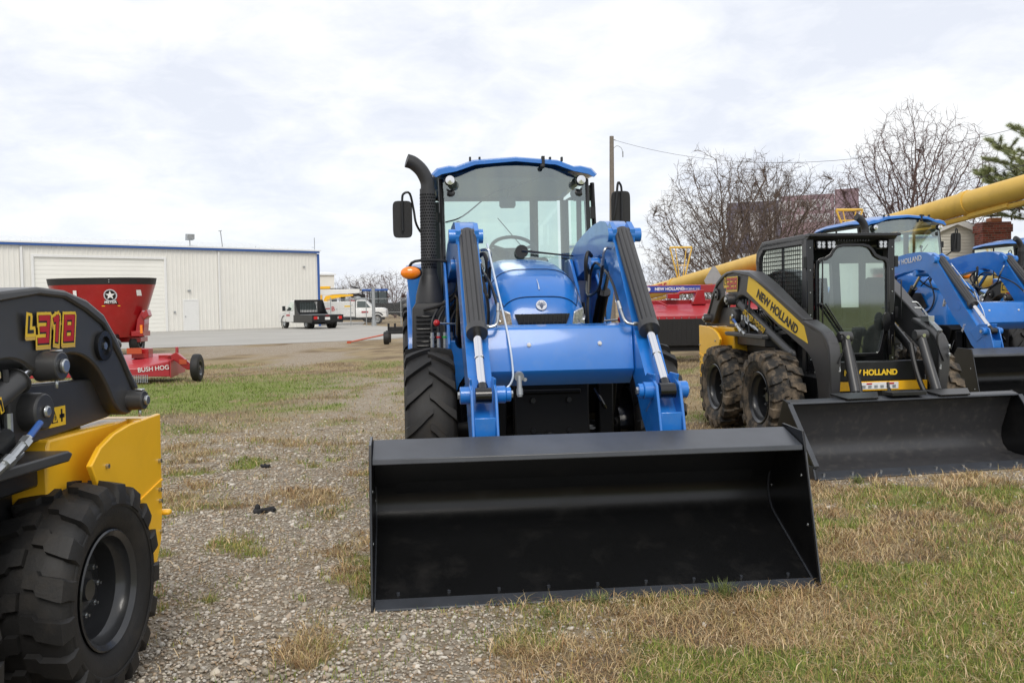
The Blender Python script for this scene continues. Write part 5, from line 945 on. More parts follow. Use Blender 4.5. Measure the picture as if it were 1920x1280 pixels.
b.build('curtain', ['plastic'], hm)
b = MB()
for k in range(26): b.cyl((-1.9 + k * .18, -.08, 1.085), (-1.9 + k * .18, -.085, 1.085), .014, n=8)
b.build('curtain_bolts', ['zinc'], dk)
b = MB(); b.box(-2.2, 2.8, 1.4, 1.6, 1.70, 1.90); b.box(-1.75, -1.65, 1.0, 1.5, 1.0, 1.8); b.prism([(-.35, 1.40), (.0, 1.40), (-.06, 1.76), (-.22, 1.76)], 'y', .75, 1.0); b.tube([(-.15, .9, 1.72), (-.6, 1.0, 1.70), (-.75, .9, 1.62)], .04, 8); b.box(-.95, -.65, .85, 1.05, 1.55, 1.68); b.tube([(-1.25, .7, 1.50), (-1.05, .5, 1.38)], .025, 6); b.box(-2.0, 2.6, 1.1, 1.3, 1.3, 1.52); b.build('frame_beam', ['red'], hm, bevel=.012)
b = MB(); b.box(-1.55, .02, 1.390, 1.398, 1.72, 1.88); dc = b.build('brand_strip', ['decal_blue'], hm); text('NEW HOLLAND', 'lettering', .105, (-.78, 1.386, 1.80), (1, 0, 0), (0, 0, 1), 'decal_white', dc, off=.003); text('DISCBINE 210', 'lettering', .07, (-.22, 1.386, 1.79), (1, 0, 0), (0, 0, 1), 'decal_white', dc); b = MB(); b.cyl((-1.33, 1.39, 1.80), (-1.33, 1.384, 1.80), .055, n=16); b.build('emblem', ['decal_white'], dc)
b = MB(); b.prism([(.18, 1.92), (.62, 1.92), (.66, 2.0), (.44, 2.36), (.36, 2.36), (.14, 2.0)], 'y', 1.5, 1.51); b.box(.37, .43, 1.51, 1.55, 1.8, 2.0); b.build('warning_triangle', ['galv'], hm)
for x in (-1.2, 1.8): simple_wheel(hm, (x, 2.4, .40), .40, .3, -1, 'rim_black')
b = MB(); b.box(-1.9, 2.5, .05, .6, .28, .5); b.build('cutter_bar', ['black_matte'], hm)
# ------------------------------------------------------------------ yellow grain auger
A0, A1 = V(3.85, 30.9, 1.62), V(8.8, 16.5, 3.34); ad = (A1 - A0); au = thing('grain_auger', 'long yellow grain auger tube slanting up to the right behind the machines', 'auger', (A0.x, A0.y, 0))
q0, q1 = V(0, 0, A0.z), V(0, 0, A0.z) + ad * 1.35; b = MB(); b.tube([q0, q1], .205, 28); b.k = 0
L_ = (q1 - q0).length; dn = (q1 - q0).normalized()
for f in (.14, .42, .68, .92): c = q0 + dn * L_ * f; b.tube([c - dn * .06, c + dn * .06], .225, 28)
tb = b.build('tube', ['auger_yellow'], au)
b = MB(); b.tube([q0 + V(0, 0, -.27), q0 + dn * L_ * .9 + V(0, 0, -.27)], .05, 8)
for f in (.05, .3, .5, .7): c = q0 + dn * L_ * f; b.tube([c + V(0, 0, -.27), c + V(0, 0, -.1)], .04, 6)
b.build('undershaft', ['auger_yellow'], au)
side = dn.cross(V(0, 0, 1)).normalized()
for f in (.16 * 1.0, .52):   # bridge frames carrying the cable
    c = q0 + dn * L_ * f + V(0, 0, .18); w1, w0, hh = (.36, .12, .86) if f < .5 else (.33, .16, .38); e1 = V(1, 0, 0) * .9 + V(0, .1, 0)
    b = MB(); b.tube([c - e1 * w0, c - e1 * w1 + V(0, 0, hh)], .022, 6); b.tube([c + e1 * w0, c + e1 * w1 + V(0, 0, hh)], .022, 6); b.tube([c - e1 * w1 + V(0, 0, hh), c + e1 * w1 + V(0, 0, hh)], .03, 6); b.tube([c - e1 * w0 * .5, c - e1 * w1 * .5 + V(0, 0, hh)], .014, 5); b.tube([c + e1 * w0 * .5, c + e1 * w1 * .5 + V(0, 0, hh)], .014, 5); b.tube([c - e1 * .24 + V(0, 0, hh * .4), c + e1 * .24 + V(0, 0, hh * .4)], .014, 5); b.build('cable_frame', ['auger_yellow'], au)
b = MB(); c1 = q0 + dn * L_ * .52 + V(0, 0, .5); b.tube([c1, q1 + V(0, 0, .21)], .006, 4); b.build('stay_cable', ['wire'], au)
b = MB(); c = q0 + dn * L_ * .70 + V(0, -.1, -.24); b.tube([c - dn * .45, c + dn * .45], .05, 6); b.build('bracket', ['auger_yellow'], au)
rgt = dn; vw = V(-side.x, -side.y, 0); nrm2 = side if side.y < 0 else -side; upv = nrm2.cross(dn)
if upv.z < 0: upv = -upv
tp = q0 + dn * 2.05 + nrm2 * .207 + V(0, 0, 0); R_ = dn if dn.cross(upv).dot(nrm2) > 0 else -dn
text('WESTFIELD', 'lettering', .26, tp, R_, upv, 'decal_red', au, off=.010, depth=.006, xs=1.25)
b = MB()
for s in (-1, 1): b.tube([q0 + dn * L_ * .55 + V(0, 0, -.2), V(q0.x + ad.x * .62 + s * 1.2, q0.y + ad.y * .62, .4)], .05, 8)
b.box(ad.x * .62 - 1.2, ad.x * .62 + 1.2, ad.y * .62 - .05, ad.y * .62 + .05, .35, .45); b.build('undercarriage', ['auger_yellow'], au)
for s in (-1, 1): simple_wheel(au, (ad.x * .62 + s * 1.3, ad.y * .62, .38), .38, .25, s)
# ------------------------------------------------------------------ house with chimney
hs = thing('house', 'cream sided house gable with brick chimney behind the yellow auger', 'house', (14.2, 33, 0), 0)
b = MB(); nb = 16
gab = lambda z: max(0, (4.05 - z))
for k in range(28):
    z0, z1 = 1.0 + k * .11, 1.11 + k * .11; hw0 = min(3.6, gab(z0) * 2.4); hw1 = min(3.6, gab(z1) * 2.4)
    if hw0 <= 0: break
    b.add([(1.0 - hw0 * .55 - .02 if False else 1.05 - hw0, -.03, z0), (1.05 + hw0, -.03, z0), (1.05 + hw1, -.006, z1), (1.05 - hw1, -.006, z1)], [(0, 1, 2, 3)])
b.box(-2.5, 4.6, 0, 8, 0, 2.5); b.build('wall', ['siding'], hs, fix=False)
b = MB()
for s in (-1, 1): b.prism([(1.05, 4.05), (1.05, 4.17), (1.05 + s * 4.2, 2.42), (1.05 + s * 4.2, 2.30)], 'y', -.12, 8)
b.build('roof', ['roof_shingle'], hs)
b = MB()
for s in (-1, 1): b.prism([(1.05, 3.93), (1.05, 4.13), (1.05 + s * 4.2, 2.38), (1.05 + s * 4.2, 2.20)], 'y', -.18, -.125)
b.build('rake_board', ['white_paint'], hs)
b = MB(); b.box(1.56, 2.50, -.9, -.3, 0, 3.78); b.box(1.52, 2.54, -.94, -.26, 3.60, 3.86); b.box(1.56, 2.50, -.9, -.3, 3.86, 3.94); chm = b.build('chimney', ['brick'], hs)
b = MB(); b.box(1.88, 2.24, -.8, -.45, 3.94, 4.08); b.build('flue', ['terracotta'], chm); b = MB(); b.box(1.84, 2.28, -.85, -.40, 4.14, 4.18); b.box(1.88, 1.90, -.8, -.78, 4.06, 4.15); b.box(2.22, 2.24, -.8, -.78, 4.06, 4.15); b.build('flue_cap', ['wire'], chm)
# ------------------------------------------------------------------ billboard, pole, wire
bb = thing('billboard', 'haze-muted pink and dark billboard with white lettering seen through the bare trees', 'billboard', (17.6, 78, 0), -22)
b = MB(); b.box(0, 4.2, 0, .3, 5.2, 9.3); b.build('dark_panel', ['billboard_dark'], bb); b = MB(); b.box(4.25, 8.2, 0, .3, 4.6, 9.6); b.build('pink_panel', ['billboard_pink'], bb); b = MB(); b.box(8.25, 10.0, -.1, .3, 5.0, 9.9); b.build('end_panel', ['billboard_dark' if False else 'billboard_pink'], bb)
text('MILITARY&', 'lettering', 1.15, (6.0, -.03, 8.75), (1, 0, 0), (0, 0, 1), 'billboard_text', bb, off=.03, depth=.01, xs=.72); text('FIRST RESPONDER', 'lettering', .85, (6.0, -.03, 7.75), (1, 0, 0), (0, 0, 1), 'billboard_text', bb, off=.03, depth=.01, xs=.56)
for k in range(3): b = MB(); b.box(.5 + k * 1.3, 1.2 + k * 1.3, -.03, -.005, 6.2, 8.4); b.build('pale_figure', ['decal_silver' if False else 'billboard_text'], bb)
b = MB()
for x in (2, 8): b.cyl((x, .5, 0), (x, .5, 5.4), .25)
b.build('pole', ['galv'], bb)
up_ = thing('utility_pole', 'tall grey wooden utility pole behind the nearest blue tractor', 'pole', (6.30, 60, 0))
b = MB(); b.cyl((.0, 0, 0), (.10, 0, 11.75), .20, .13, n=14); b.build('post', ['wood_pole'], up_, ang=60); b = MB(); b.tube([(.15, 0, 11.55), (.35, 0, 11.5)], .03, 6); b.tube([(.12, 0, 10.9), (.4, 0, 11.15), (.7, 0, 11.0), (.78, 0, 10.65)], .018, 5, smooth=3); b.tube([(.78, 0, 10.8), (.78, 0, 10.45)], .04, 6); b.build('insulator', ['galv'], up_)
b = MB(); P0, P1 = V(6.6, 60, 11.5), V(25.3, 40, 9.6); b.tube([P0.lerp(P1, k / 30) - V(0, 0, 4 * 2.0 * k / 30 * (1 - k / 30)) for k in range(31)], .013, 4); tag(b.build('power_line', ['wire']), 'thin sagging wire running right from the utility pole over the bare trees', 'wire')
# ------------------------------------------------------------------ trees
class TreeB:
    def __init__(s, seed): s.v = []; s.f = []; s.r = random.Random(seed); s.tips = []
    def seg(s, a, b_, r0, r1, n):
        t = (b_ - a).normalized(); u = t.orthogonal().normalized(); w_ = t.cross(u); k0 = len(s.v)
        for p, r in ((a, r0), (b_, r1)):
            for k in range(n): an = 2 * pi * k / n; s.v.append(tuple(p + (u * cos(an) + w_ * sin(an)) * r))
        for k in range(n): j = (k + 1) % n; s.f.append((k0 + k, k0 + j, k0 + n + j, k0 + n + k))
    def limb(s, p, d, L, r, lvl, mx, spread, upb, nk, droop=0):
        R_ = s.r; ns = 6 if lvl < mx else 4; n = 7 if lvl == 0 else (5 if lvl < 2 else 3); st_ = L / ns; rr = max(r, .013 - .0015 * lvl)
        for i in range(ns):
            d = (d + Vector((R_.gauss(0, 1), R_.gauss(0, 1), R_.gauss(0, .8))) * .11 + V(0, 0, upb * .10 - droop * .05 * lvl)).normalized(); q = p + d * st_; r1 = max(rr * (.86 if lvl else .9), .012 - .0015 * lvl)
            s.seg(p, q, rr, r1, n); p = q; rr = r1
            if lvl < mx and i >= (2 if lvl < 2 else 1):
                for _ in range(1 if R_.random() > .42 * nk else 2):
                    ax = d.orthogonal().normalized(); ax.rotate(Quaternion(d, R_.uniform(0, 2 * pi))); a = R_.uniform(.5, 1.15) * spread
                    nd_ = (d * cos(a) + ax * sin(a)).normalized(); s.limb(p, nd_, L * R_.uniform(.42, .66), rr * R_.uniform(.5, .7), lvl + 1, mx, spread, upb, nk, droop)
        s.tips.append(p)
    def build(s, name, m, parent):
        me = bpy.data.meshes.new(name); me.from_pydata(s.v, [], s.f); me.materials.append(MT[m]); o = bpy.data.objects.new(name, me); S.collection.objects.link(o); o.parent = parent; return o
def colonize(tb, base, cen, rad, n, seed, step=.2, kill=.32, infl=3.0, zmin=0, rtip=.0085, twig=.38, squeeze=2.0):
    rg = np.random.default_rng(seed); d = rg.normal(size=(n * 2, 3)); d /= np.linalg.norm(d, axis=1)[:, None]; A = d * (rg.random(n * 2) ** (1 / squeeze))[:, None] * np.array(rad) * (1 + .16 * np.sin(d[:, :1] * 5 + seed) * np.cos(d[:, 1:2] * 4)) + np.array(cen); A = A[A[:, 2] > zmin][:n]
    nodes = [np.array(p, float) for p in base]; par = [-1] + list(range(len(base) - 1)); NP = np.array(nodes); dist = np.full(len(A), 1e9); near = np.zeros(len(A), int); start = 0
    for it in range(140):
        for j in range(start, len(nodes)):
            dd = np.linalg.norm(A - nodes[j], axis=1); m = dd < dist; dist[m] = dd[m]; near[m] = j
        start = len(nodes); k = dist > kill; A, dist, near = A[k], dist[k], near[k]
        act = dist < infl if it > 8 else dist < 1e9
        if not len(A) or not act.any(): break
        NP = np.array(nodes); v = (A - NP[near]) / dist[:, None]; acc = np.zeros_like(NP); np.add.at(acc, near[act], v[act]); ids = np.unique(near[act]); new = 0
        for i in ids:
            g = acc[i] / (np.linalg.norm(acc[i]) + 1e-9) + rg.normal(0, .13, 3) + np.array((0, 0, .06)); g /= np.linalg.norm(g); q = nodes[i] + g * step
            nodes.append(q); par.append(int(i)); new += 1
        if len(nodes) > 14000: break
    n_ = len(nodes); ch = [0] * n_; ar = [0.] * n_; rad_ = [rtip] * n_
    for i in range(n_ - 1, -1, -1):
        rad_[i] = max(rtip, ar[i] ** (1 / 2.35)) if ar[i] else rtip
        if par[i] >= 0: ar[par[i]] += rad_[i] ** 2.35; ch[par[i]] += 1
    for i in range(1, n_):
        p = par[i]
        if np.linalg.norm(nodes[i] - nodes[p]) < 1e-4: continue
        r0 = min(rad_[p], rad_[i] * 1.35); tb.seg(Vector(nodes[p]), Vector(nodes[i]), r0, rad_[i], 7 if rad_[i] > .05 else (4 if rad_[i] > .02 else 3))
        if rad_[i] < .028 and rg.random() < .9:
            for _ in range(1 + (ch[i] == 0) + (rg.random() < .45)):
                g = (nodes[i] - nodes[p]); g = g / np.linalg.norm(g) * .8 + rg.normal(0, .55, 3) + np.array((0, 0, .12)); g /= np.linalg.norm(g); L = twig * rg.uniform(.4, 1.2); m_ = nodes[i] + g * L * .5; e_ = m_ + (g + rg.normal(0, .3, 3)) * L * .5
                tb.seg(Vector(nodes[i]), Vector(m_), rtip * .8, rtip * .65, 3); tb.seg(Vector(m_), Vector(e_), rtip * .65, rtip * .45, 3)
def bare_tree(label, x, y, H, kind, seed, m='bark', group='bare trees behind the machines', mx=4):
    t = thing('bare_tree', label, 'tree', (x, y, 0), 0, group); cr = TreeB(seed); rr = random.Random(seed); tr_ = TreeB(seed)
    th = {'wide': .20, 'vase': .13, 'bush': .06}[kind] * H; base = [(0, 0, th * .8), (.03, 0, th)]; far = y > 100
    tr_.seg(V(0, 0, -.1), V(0, 0, th * .8), .020 * H + .06, .016 * H + .05, 10); tr_.seg(V(0, 0, th * .8), V(.03, 0, th), .016 * H + .05, .014 * H + .04, 10)
    if kind == 'wide': colonize(cr, base, (0, 0, H * .56), (H * .50, H * .44, H * .43), 4600, seed, step=.19, kill=.24, zmin=H * .14, rtip=.0078)
    elif kind == 'vase': colonize(cr, base, (0, 0, H * .62), (H * .36, H * .34, H * .39), 5600, seed, step=.22, kill=.26, zmin=H * .22, rtip=.0082)
    else: colonize(cr, base, (0, 0, H * .48), (H * .62, H * .5, H * .52), 900 if far else 2300, seed, step=.3 if far else .22, kill=.3, zmin=.3, rtip=.012 if far else .008, twig=.7 if far else .45)
    tr_.build('trunk', m, t); cr.build('crown', m, t); return t, len(cr.f)
TR = []
TR.append(bare_tree('wide leafless crab apple tree right of the utility pole, leftmost of the large bare trees', 9.5, 42, 7.9, 'wide', 3, mx=4))
TR.append(bare_tree('leafless spreading tree in front of the billboard lettering, between two larger bare trees', 12.2, 45, 8.2, 'wide', 8, mx=4))
TR.append(bare_tree('tallest leafless tree with fan of reddish upright branches above the second blue tractor', 19.3, 46, 10.3, 'vase', 21, 'bark_red', mx=4))
for i, (px_, Y, H_, lb) in enumerate(((1255, 62, 4.6, 'low brown leafless tree behind the lower tube end of the auger'), (1500, 58, 5.4, 'brushy leafless tree just below the billboard'), (1600, 56, 5.6, 'brushy leafless tree behind the left roof corner of the second blue tractor'), (1790, 52, 5.0, 'leafless tree between the tallest bare tree and the pine'), (1330, 52, 4.6, 'low leafless thicket tree behind the first yellow cable frame of the auger'), (1425, 60, 5.2, 'low leafless thicket tree under the dark left panel of the billboard'))):
    TR.append(bare_tree(lb, (px_ - 960) / 1800 * Y, Y, H_, 'bush', 40 + i, 'bark_grey' if i % 2 else 'bark', mx=4))
for i, (px_, Y, H_, lb) in enumerate(((648, 125, 5.0, 'faint leafless tree right of the small white building on the horizon'), (690, 128, 6.0, 'faint leafless tree above the distant blue roofed tractor'), (742, 118, 6.0, 'round brown leafless tree at the horizon beside the orange tractor light'))):
    TR.append(bare_tree(lb, (px_ - 960) / 1800 * Y, Y, H_, 'bush', 60 + i, 'bark_red' if i == 2 else 'bark_grey', 'bare trees on the horizon', mx=4))
print('TREES', [n for _, n in TR])
pn = thing('pine_tree', 'green pine branches with cones reaching in at the right frame edge above the chimney', 'pine', (17.6, 29.5, 0))
pt = TreeB(5); pt.limb(V(0, 0, 0), V(0, 0, 1), 6.2, .2, 9, 9, 0, 0, 0); tipsn = []
pr_ = random.Random(9); nl = []; cones = []
trunk_pts = [V(0, 0, z) for z in (0, 8.2)]
def pine_branch(p, d, L, lvl):
    n = 6; r = .05 * L / 2.5 if lvl == 0 else .014
    for i in range(n):
        d = (d + V(pr_.gauss(0, .08), pr_.gauss(0, .08), pr_.gauss(.035, .05))).normalized(); q = p + d * (L / n); pt.seg(p, q, r, r * .82, 4); r *= .82; p = q
        if lvl < 2 and i > 0:
            for s in (-1, 1):
                if pr_.random() < (.9 if lvl == 0 else .55): sd_ = V(-d.y, d.x, 0).normalized() * s; pine_branch(p, (d * .7 + sd_ * .8 + V(0, 0, pr_.uniform(-.05, .35))).normalized(), L * pr_.uniform(.25, .42), lvl + 1)
        if lvl >= 1 and i >= 2 or i == n - 1: nl.append((p.copy(), d.copy()))
        if pr_.random() < .02: cones.append(p.copy())
for k in range(26): z = 3.5 + k * .085; a = k * 2.4; Lb = 2.75 * (1 - (z - 3.0) / 9) + .2; pine_branch(V(0, 0, z), V(cos(a), sin(a), .12).normalized(), Lb, 0)
pt.build('trunk', 'bark', pn)
vv, ff, mi = [], [], []
for p, d in nl:
    lt = 1 if pr_.random() < .45 else 0
    for k in range(44):
        dd = (d + V(pr_.gauss(0, .85), pr_.gauss(0, .85), pr_.gauss(.15, .75))).normalized(); L = pr_.uniform(.10, .19); sd_ = dd.orthogonal().normalized() * .005; o_ = p - d * pr_.uniform(0, .12); k0 = len(vv); vv += [tuple(o_ - sd_), tuple(o_ + sd_), tuple(o_ + dd * L)]; ff.append((k0, k0 + 1, k0 + 2)); mi.append(lt)
me = bpy.data.meshes.new('crown'); me.from_pydata(vv, [], ff); me.materials.append(MT['needle']); me.materials.append(MT['needle_light']); me.polygons.foreach_set('material_index', mi); o = bpy.data.objects.new('crown', me); S.collection.objects.link(o); o.parent = pn
for c in cones[:80]: b = MB(); b.ball(c - V(0, 0, .05), .03, .03, .06, 8, 6); b.build('cone', ['cone'], pn)
print('PINE', len(ff))
# ------------------------------------------------------------------ ground
def vnoise(x, y, seed=0):
    xi = np.floor(x).astype(np.int64); yi = np.floor(y).astype(np.int64); xf, yf = x - xi, y - yi; u, v = xf * xf * (3 - 2 * xf), yf * yf * (3 - 2 * yf)
    def h(a, b_): n = (a * 374761393 + b_ * 668265263 + seed * 974711) & 0x7fffffff; n = ((n ^ (n >> 13)) * 1274126177) & 0x7fffffff; return ((n ^ (n >> 16)) & 0xffff) / 65535.
    return (h(xi, yi) * (1 - u) + h(xi + 1, yi) * u) * (1 - v) + (h(xi, yi + 1) * (1 - u) + h(xi + 1, yi + 1) * u) * v
def fbm(x, y, s, oct_=4, seed=0):
    r = 0; a = .5; t = 0
    for k in range(oct_): r = r + a * vnoise(x * s, y * s, seed + k * 17); t += a; a *= .5; s *= 2.03
    return r / t
sst = lambda a, b_, x: np.clip((x - a) / (b_ - a), 0, 1) ** 2 * (3 - 2 * np.clip((x - a) / (b_ - a), 0, 1))
def zones(x, y):
    n1 = fbm(x, y, .9, 5, 1); n2 = fbm(x, y, 2.2, 4, 5); n3 = fbm(x, y * .35, .5, 4, 9)
    left = 1 - sst(-.35, .45, x + (n1 - .5) * 1.6 - (y - 3.6) * .10)             # gravel side left of the wide bucket
    near = 1 - sst(9.5, 14.0, y + (n1 - .5) * 4)
    gravel = left * near * sst(.40, .56, n2 + .12 * left + .02)
    gravel = np.maximum(gravel, .9 * sst(.50, .60, n3) * sst(22, 26, y) * (1 - sst(40, 60, y)))
    gravel = np.maximum(gravel, .7 * near * sst(.60, .68, n2) * sst(5.5, 7.5, y))
    gravel = np.maximum(gravel, .9 * sst(.40, .54, n2) * sst(8, 10, y) * (1 - sst(19, 24, y)) * np.exp(-((x + 1.9 + (y - 9) * .05) / 1.3) ** 2))
    band = sst(11.5, 13.5, y + x * .25 + (n1 - .5) * 3) * (1 - sst(19.5, 22.5, y - x * .2 + (n1 - .5) * 3)) * (1 - sst(-2.8, -1.0, x + (n1 - .5) * 2))
    streak = np.exp(-((y - (12.6 + (x + 4.5) * 2.6)) / (1.0 + .3 * (x + 4.5))) ** 2) * (x > -5.2) * (x < -1.2)
    green = np.maximum(band * (1 - .9 * streak) * sst(.25, .45, n2 + .1), 0)
    rg = sst(.9, 1.9, x + (4.2 - y) * .55 + (n1 - .5) * 1.4) * (1 - sst(5.2, 6.5, y)) * .95
    green = np.maximum(green, rg * sst(.30, .48, n2 + .06))
    green = np.maximum(green, .9 * sst(.55, .64, fbm(x, y, 1.6, 4, 31)) * (1 - sst(11, 14, y)) * (1 - .55 * left))
    sp_ = np.exp(-((y - (5.95 + .25 * np.sin(x * 2))) / .16) ** 2) * (x > -1.95) * (x < -.75) * sst(.42, .55, n2); 
    green = np.maximum(green, .6 * sst(.48, .60, n1) * sst(9, 12, y) * (1 - sst(24, 30, y)))
    spk = .95 * sst(.60, .66, fbm(x, y, 3.1, 3, 77)) * sst(.42, .55, n1) * (1 - sst(9, 11, y)); gravel = gravel * (1 - np.maximum(sp_, spk)); green = np.maximum(green * (1 - gravel * .85), np.maximum(sp_, spk))
    dirt = sst(.48, .62, fbm(x, y, 1.4, 5, 44)) * .85; dirt = np.maximum(dirt, streak * .7)
    return np.clip(green, 0, 1), np.clip(gravel, 0, 1), np.clip(dirt * (1 - gravel), 0, 1)
nx, ny = 360, 420
ux = np.linspace(-1, 1, nx); gx = 3 * np.sinh(ux * 7.3); uy = np.linspace(-.62, 1, ny); gy = 8 + 4 * np.sinh(uy * 7.3)
X, Y = np.meshgrid(gx, gy); Z = (fbm(X, Y, .5, 4, 3) - .5) * .05 * np.clip(1 - (Y - 30) / 40, 0, 1) * np.clip((np.abs(Y)) / 2, 0, 1); Z = np.minimum(Z, .0) - .004
Z = np.where((np.abs(X) < 200) & (Y < 60), Z, -.004)
nv = nx * ny; co = np.stack([X.ravel(), Y.ravel(), Z.ravel()], 1).astype(np.float32); ii = np.arange(nv).reshape(ny, nx)
quads = np.stack([ii[:-1, :-1].ravel(), ii[:-1, 1:].ravel(), ii[1:, 1:].ravel(), ii[1:, :-1].ravel()], 1).astype(np.int32)
def np_mesh(name, co, loops, sizes, m, cols=None):
    me = bpy.data.meshes.new(name); me.vertices.add(len(co)); me.vertices.foreach_set('co', np.ascontiguousarray(co, dtype=np.float32).ravel()); me.loops.add(len(loops)); me.loops.foreach_set('vertex_index', loops.astype(np.int32))
    st_ = np.concatenate([[0], np.cumsum(sizes)[:-1]]).astype(np.int32); me.polygons.add(len(sizes)); me.polygons.foreach_set('loop_start', st_); me.polygons.foreach_set('loop_total', sizes.astype(np.int32))
    if cols is not None: at = me.color_attributes.new('Col', 'FLOAT_COLOR', 'POINT'); at.data.foreach_set('color', np.ascontiguousarray(cols, dtype=np.float32).ravel())
    me.update(calc_edges=True); me.validate(); me.materials.append(m); o = bpy.data.objects.new(name, me); S.collection.objects.link(o); return o
g_, gr_, dt_ = zones(X.ravel(), Y.ravel())
def ground_mat():
    m = bpy.data.materials.new('ground'); m.use_nodes = True; t = m.node_tree; P = t.nodes['Principled BSDF']; P.inputs['Roughness'].default_value = .95; P.inputs['Specular IOR Level'].default_value = .15; L = t.links.new
    at = t.nodes.new('ShaderNodeAttribute'); at.attribute_name = 'Col'; sep = t.nodes.new('ShaderNodeSeparateColor'); L(at.outputs['Color'], sep.inputs[0]); tc = t.nodes.new('ShaderNodeTexCoord')
    def nz(sc, det=5, ro=.65, dist=0):
        n = t.nodes.new('ShaderNodeTexNoise'); n.inputs['Scale'].default_value = sc; n.inputs['Detail'].default_value = det; n.inputs['Roughness'].default_value = ro; n.inputs['Distortion'].default_value = dist; L(tc.outputs['Object'], n.inputs['Vector']); return n.outputs[0]
    def mix(f, a, b_):
        n = t.nodes.new('ShaderNodeMix'); n.data_type = 'RGBA'
        for i, v in ((0, f), (6, a), (7, b_)):
            if isinstance(v, tuple): n.inputs[i].default_value = (*v, 1)
            elif isinstance(v, float): n.inputs[i].default_value = v
            else: L(v, n.inputs[i])
        return n.outputs[2]
    def rng(v, a, b_, c=0., d=1.):
        n = t.nodes.new('ShaderNodeMapRange'); L(v, n.inputs[0]); n.inputs[1].default_value = a; n.inputs[2].default_value = b_; n.inputs[3].default_value = c; n.inputs[4].default_value = d; return n.outputs[0]
    fine = nz(38, 6, .75); mid = nz(5, 6, .7); big = nz(.8, 5, .6)
    dry = mix(rng(fine, .35, .65), (.20, .135, .07), (.44, .335, .20)); dry = mix(rng(mid, .38, .62), dry, (.30, .24, .14))
    grn = mix(rng(fine, .35, .65), (.11, .155, .026), (.24, .29, .065)); grn = mix(rng(mid, .45, .7, 0, .5), grn, (.30, .25, .12))
    vo = t.nodes.new('ShaderNodeTexVoronoi'); vo.inputs['Scale'].default_value = 38; vo.inputs['Randomness'].default_value = 1; L(tc.outputs['Object'], vo.inputs['Vector']); sv = t.nodes.new('ShaderNodeSeparateColor'); L(vo.outputs['Color'], sv.inputs[0])
    gv = mix(sv.outputs[0], (.32, .285, .235), (.60, .55, .475)); gv = mix(rng(sv.outputs[1], .75, .8), gv, (.36, .25, .15)); gv = mix(rng(vo.outputs['Distance'], .35, .7, 0, .75), gv, (.20, .155, .11)); gv = mix(rng(mid, .42, .62, 0, .6), gv, (.26, .21, .155))
    drt = mix(rng(fine, .3, .7), (.09, .058, .034), (.20, .14, .09))
    c = mix(sep.outputs[2], dry, drt); c = mix(sep.outputs[0], c, grn)
    gf = t.nodes.new('ShaderNodeMath'); gf.operation = 'MULTIPLY_ADD'; L(rng(fine, .3, .7), gf.inputs[0]); gf.inputs[1].default_value = .5; gf.inputs[2].default_value = -.25; ga = t.nodes.new('ShaderNodeMath'); ga.operation = 'ADD'; ga.use_clamp = True; L(sep.outputs[1], ga.inputs[0]); L(gf.outputs[0], ga.inputs[1])
    c = mix(ga.outputs[0], c, gv); c = mix(rng(big, .35, .7, 0, .18), c, (.34, .29, .20)); L(c, P.inputs['Base Color'])
    bn = t.nodes.new('ShaderNodeBump'); bn.inputs['Strength'].default_value = .8; bn.inputs['Distance'].default_value = .03; L(fine, bn.inputs['Height']); L(bn.outputs[0], P.inputs['Normal']); return m
gm = ground_mat()
go = np_mesh('ground', co, quads.ravel(), np.full(len(quads), 4), gm, np.stack([g_, gr_, dt_, np.ones(nv)], 1)); go['kind'] = 'structure'; go.data.polygons.foreach_set('use_smooth', [True] * len(go.data.polygons))
b = MB(); lot = [(-90, 24), (-19.4, 36.4), (-13.9, 37.8), (-10.2, 39.7), (-6.1, 42.6), (-4.0, 47), (-6.0, 58), (-8.4, 68), (-12, 77), (-14, 92), (-60, 120), (-90, 100)]
b.add([(x, y, .004) for x, y in lot], [tuple(range(len(lot)))]); po = b.build('parking_lot', ['concrete']); po['kind'] = 'structure'
def vcol_mat(name, rough, trans=0):
    m = bpy.data.materials.new(name); m.use_nodes = True; P = m.node_tree.nodes['Principled BSDF']; a = m.node_tree.nodes.new('ShaderNodeAttribute'); a.attribute_name = 'Col'; m.node_tree.links.new(a.outputs['Color'], P.inputs['Base Color']); P.inputs['Roughness'].default_value = rough; P.inputs['Specular IOR Level'].default_value = .25; return m
# loose stones
def scatter(n, y0, y1, pw=1.0, xr=.60, keep=None):
    yy = y0 + (y1 - y0) * RNG.random(n) ** pw; xx = (RNG.random(n) * 2 - 1) * (xr * yy + .3); return xx, yy
phi = (1 + 5 ** .5) / 2; ico = np.array([(-1, phi, 0), (1, phi, 0), (-1, -phi, 0), (1, -phi, 0), (0, -1, phi), (0, 1, phi), (0, -1, -phi), (0, 1, -phi), (phi, 0, -1), (phi, 0, 1), (-phi, 0, -1), (-phi, 0, 1)]) / 1.902
icf = np.array([(0, 11, 5), (0, 5, 1), (0, 1, 7), (0, 7, 10), (0, 10, 11), (1, 5, 9), (5, 11, 4), (11, 10, 2), (10, 7, 6), (7, 1, 8), (3, 9, 4), (3, 4, 2), (3, 2, 6), (3, 6, 8), (3, 8, 9), (4, 9, 5), (2, 4, 11), (6, 2, 10), (8, 6, 7), (9, 8, 1)])
x, y = scatter(230000, 2.9, 13, 1.0); g1, v1, d1 = zones(x, y); k = RNG.random(len(x)) < v1 * .72 * np.clip(1.45 - y / 12, .12, 1) + .012; k &= ~((x > 2.15) & (x < 5.1) & (y > 7.80 + (x - 2.5) * .215) & (y < 9.4)) & ~((x > -.70) & (x < 1.52) & (y > 4.69 + (x + .7) * .118) & (y < 5.6)); x, y = x[k], y[k]; n = len(x); print('STONES', n)
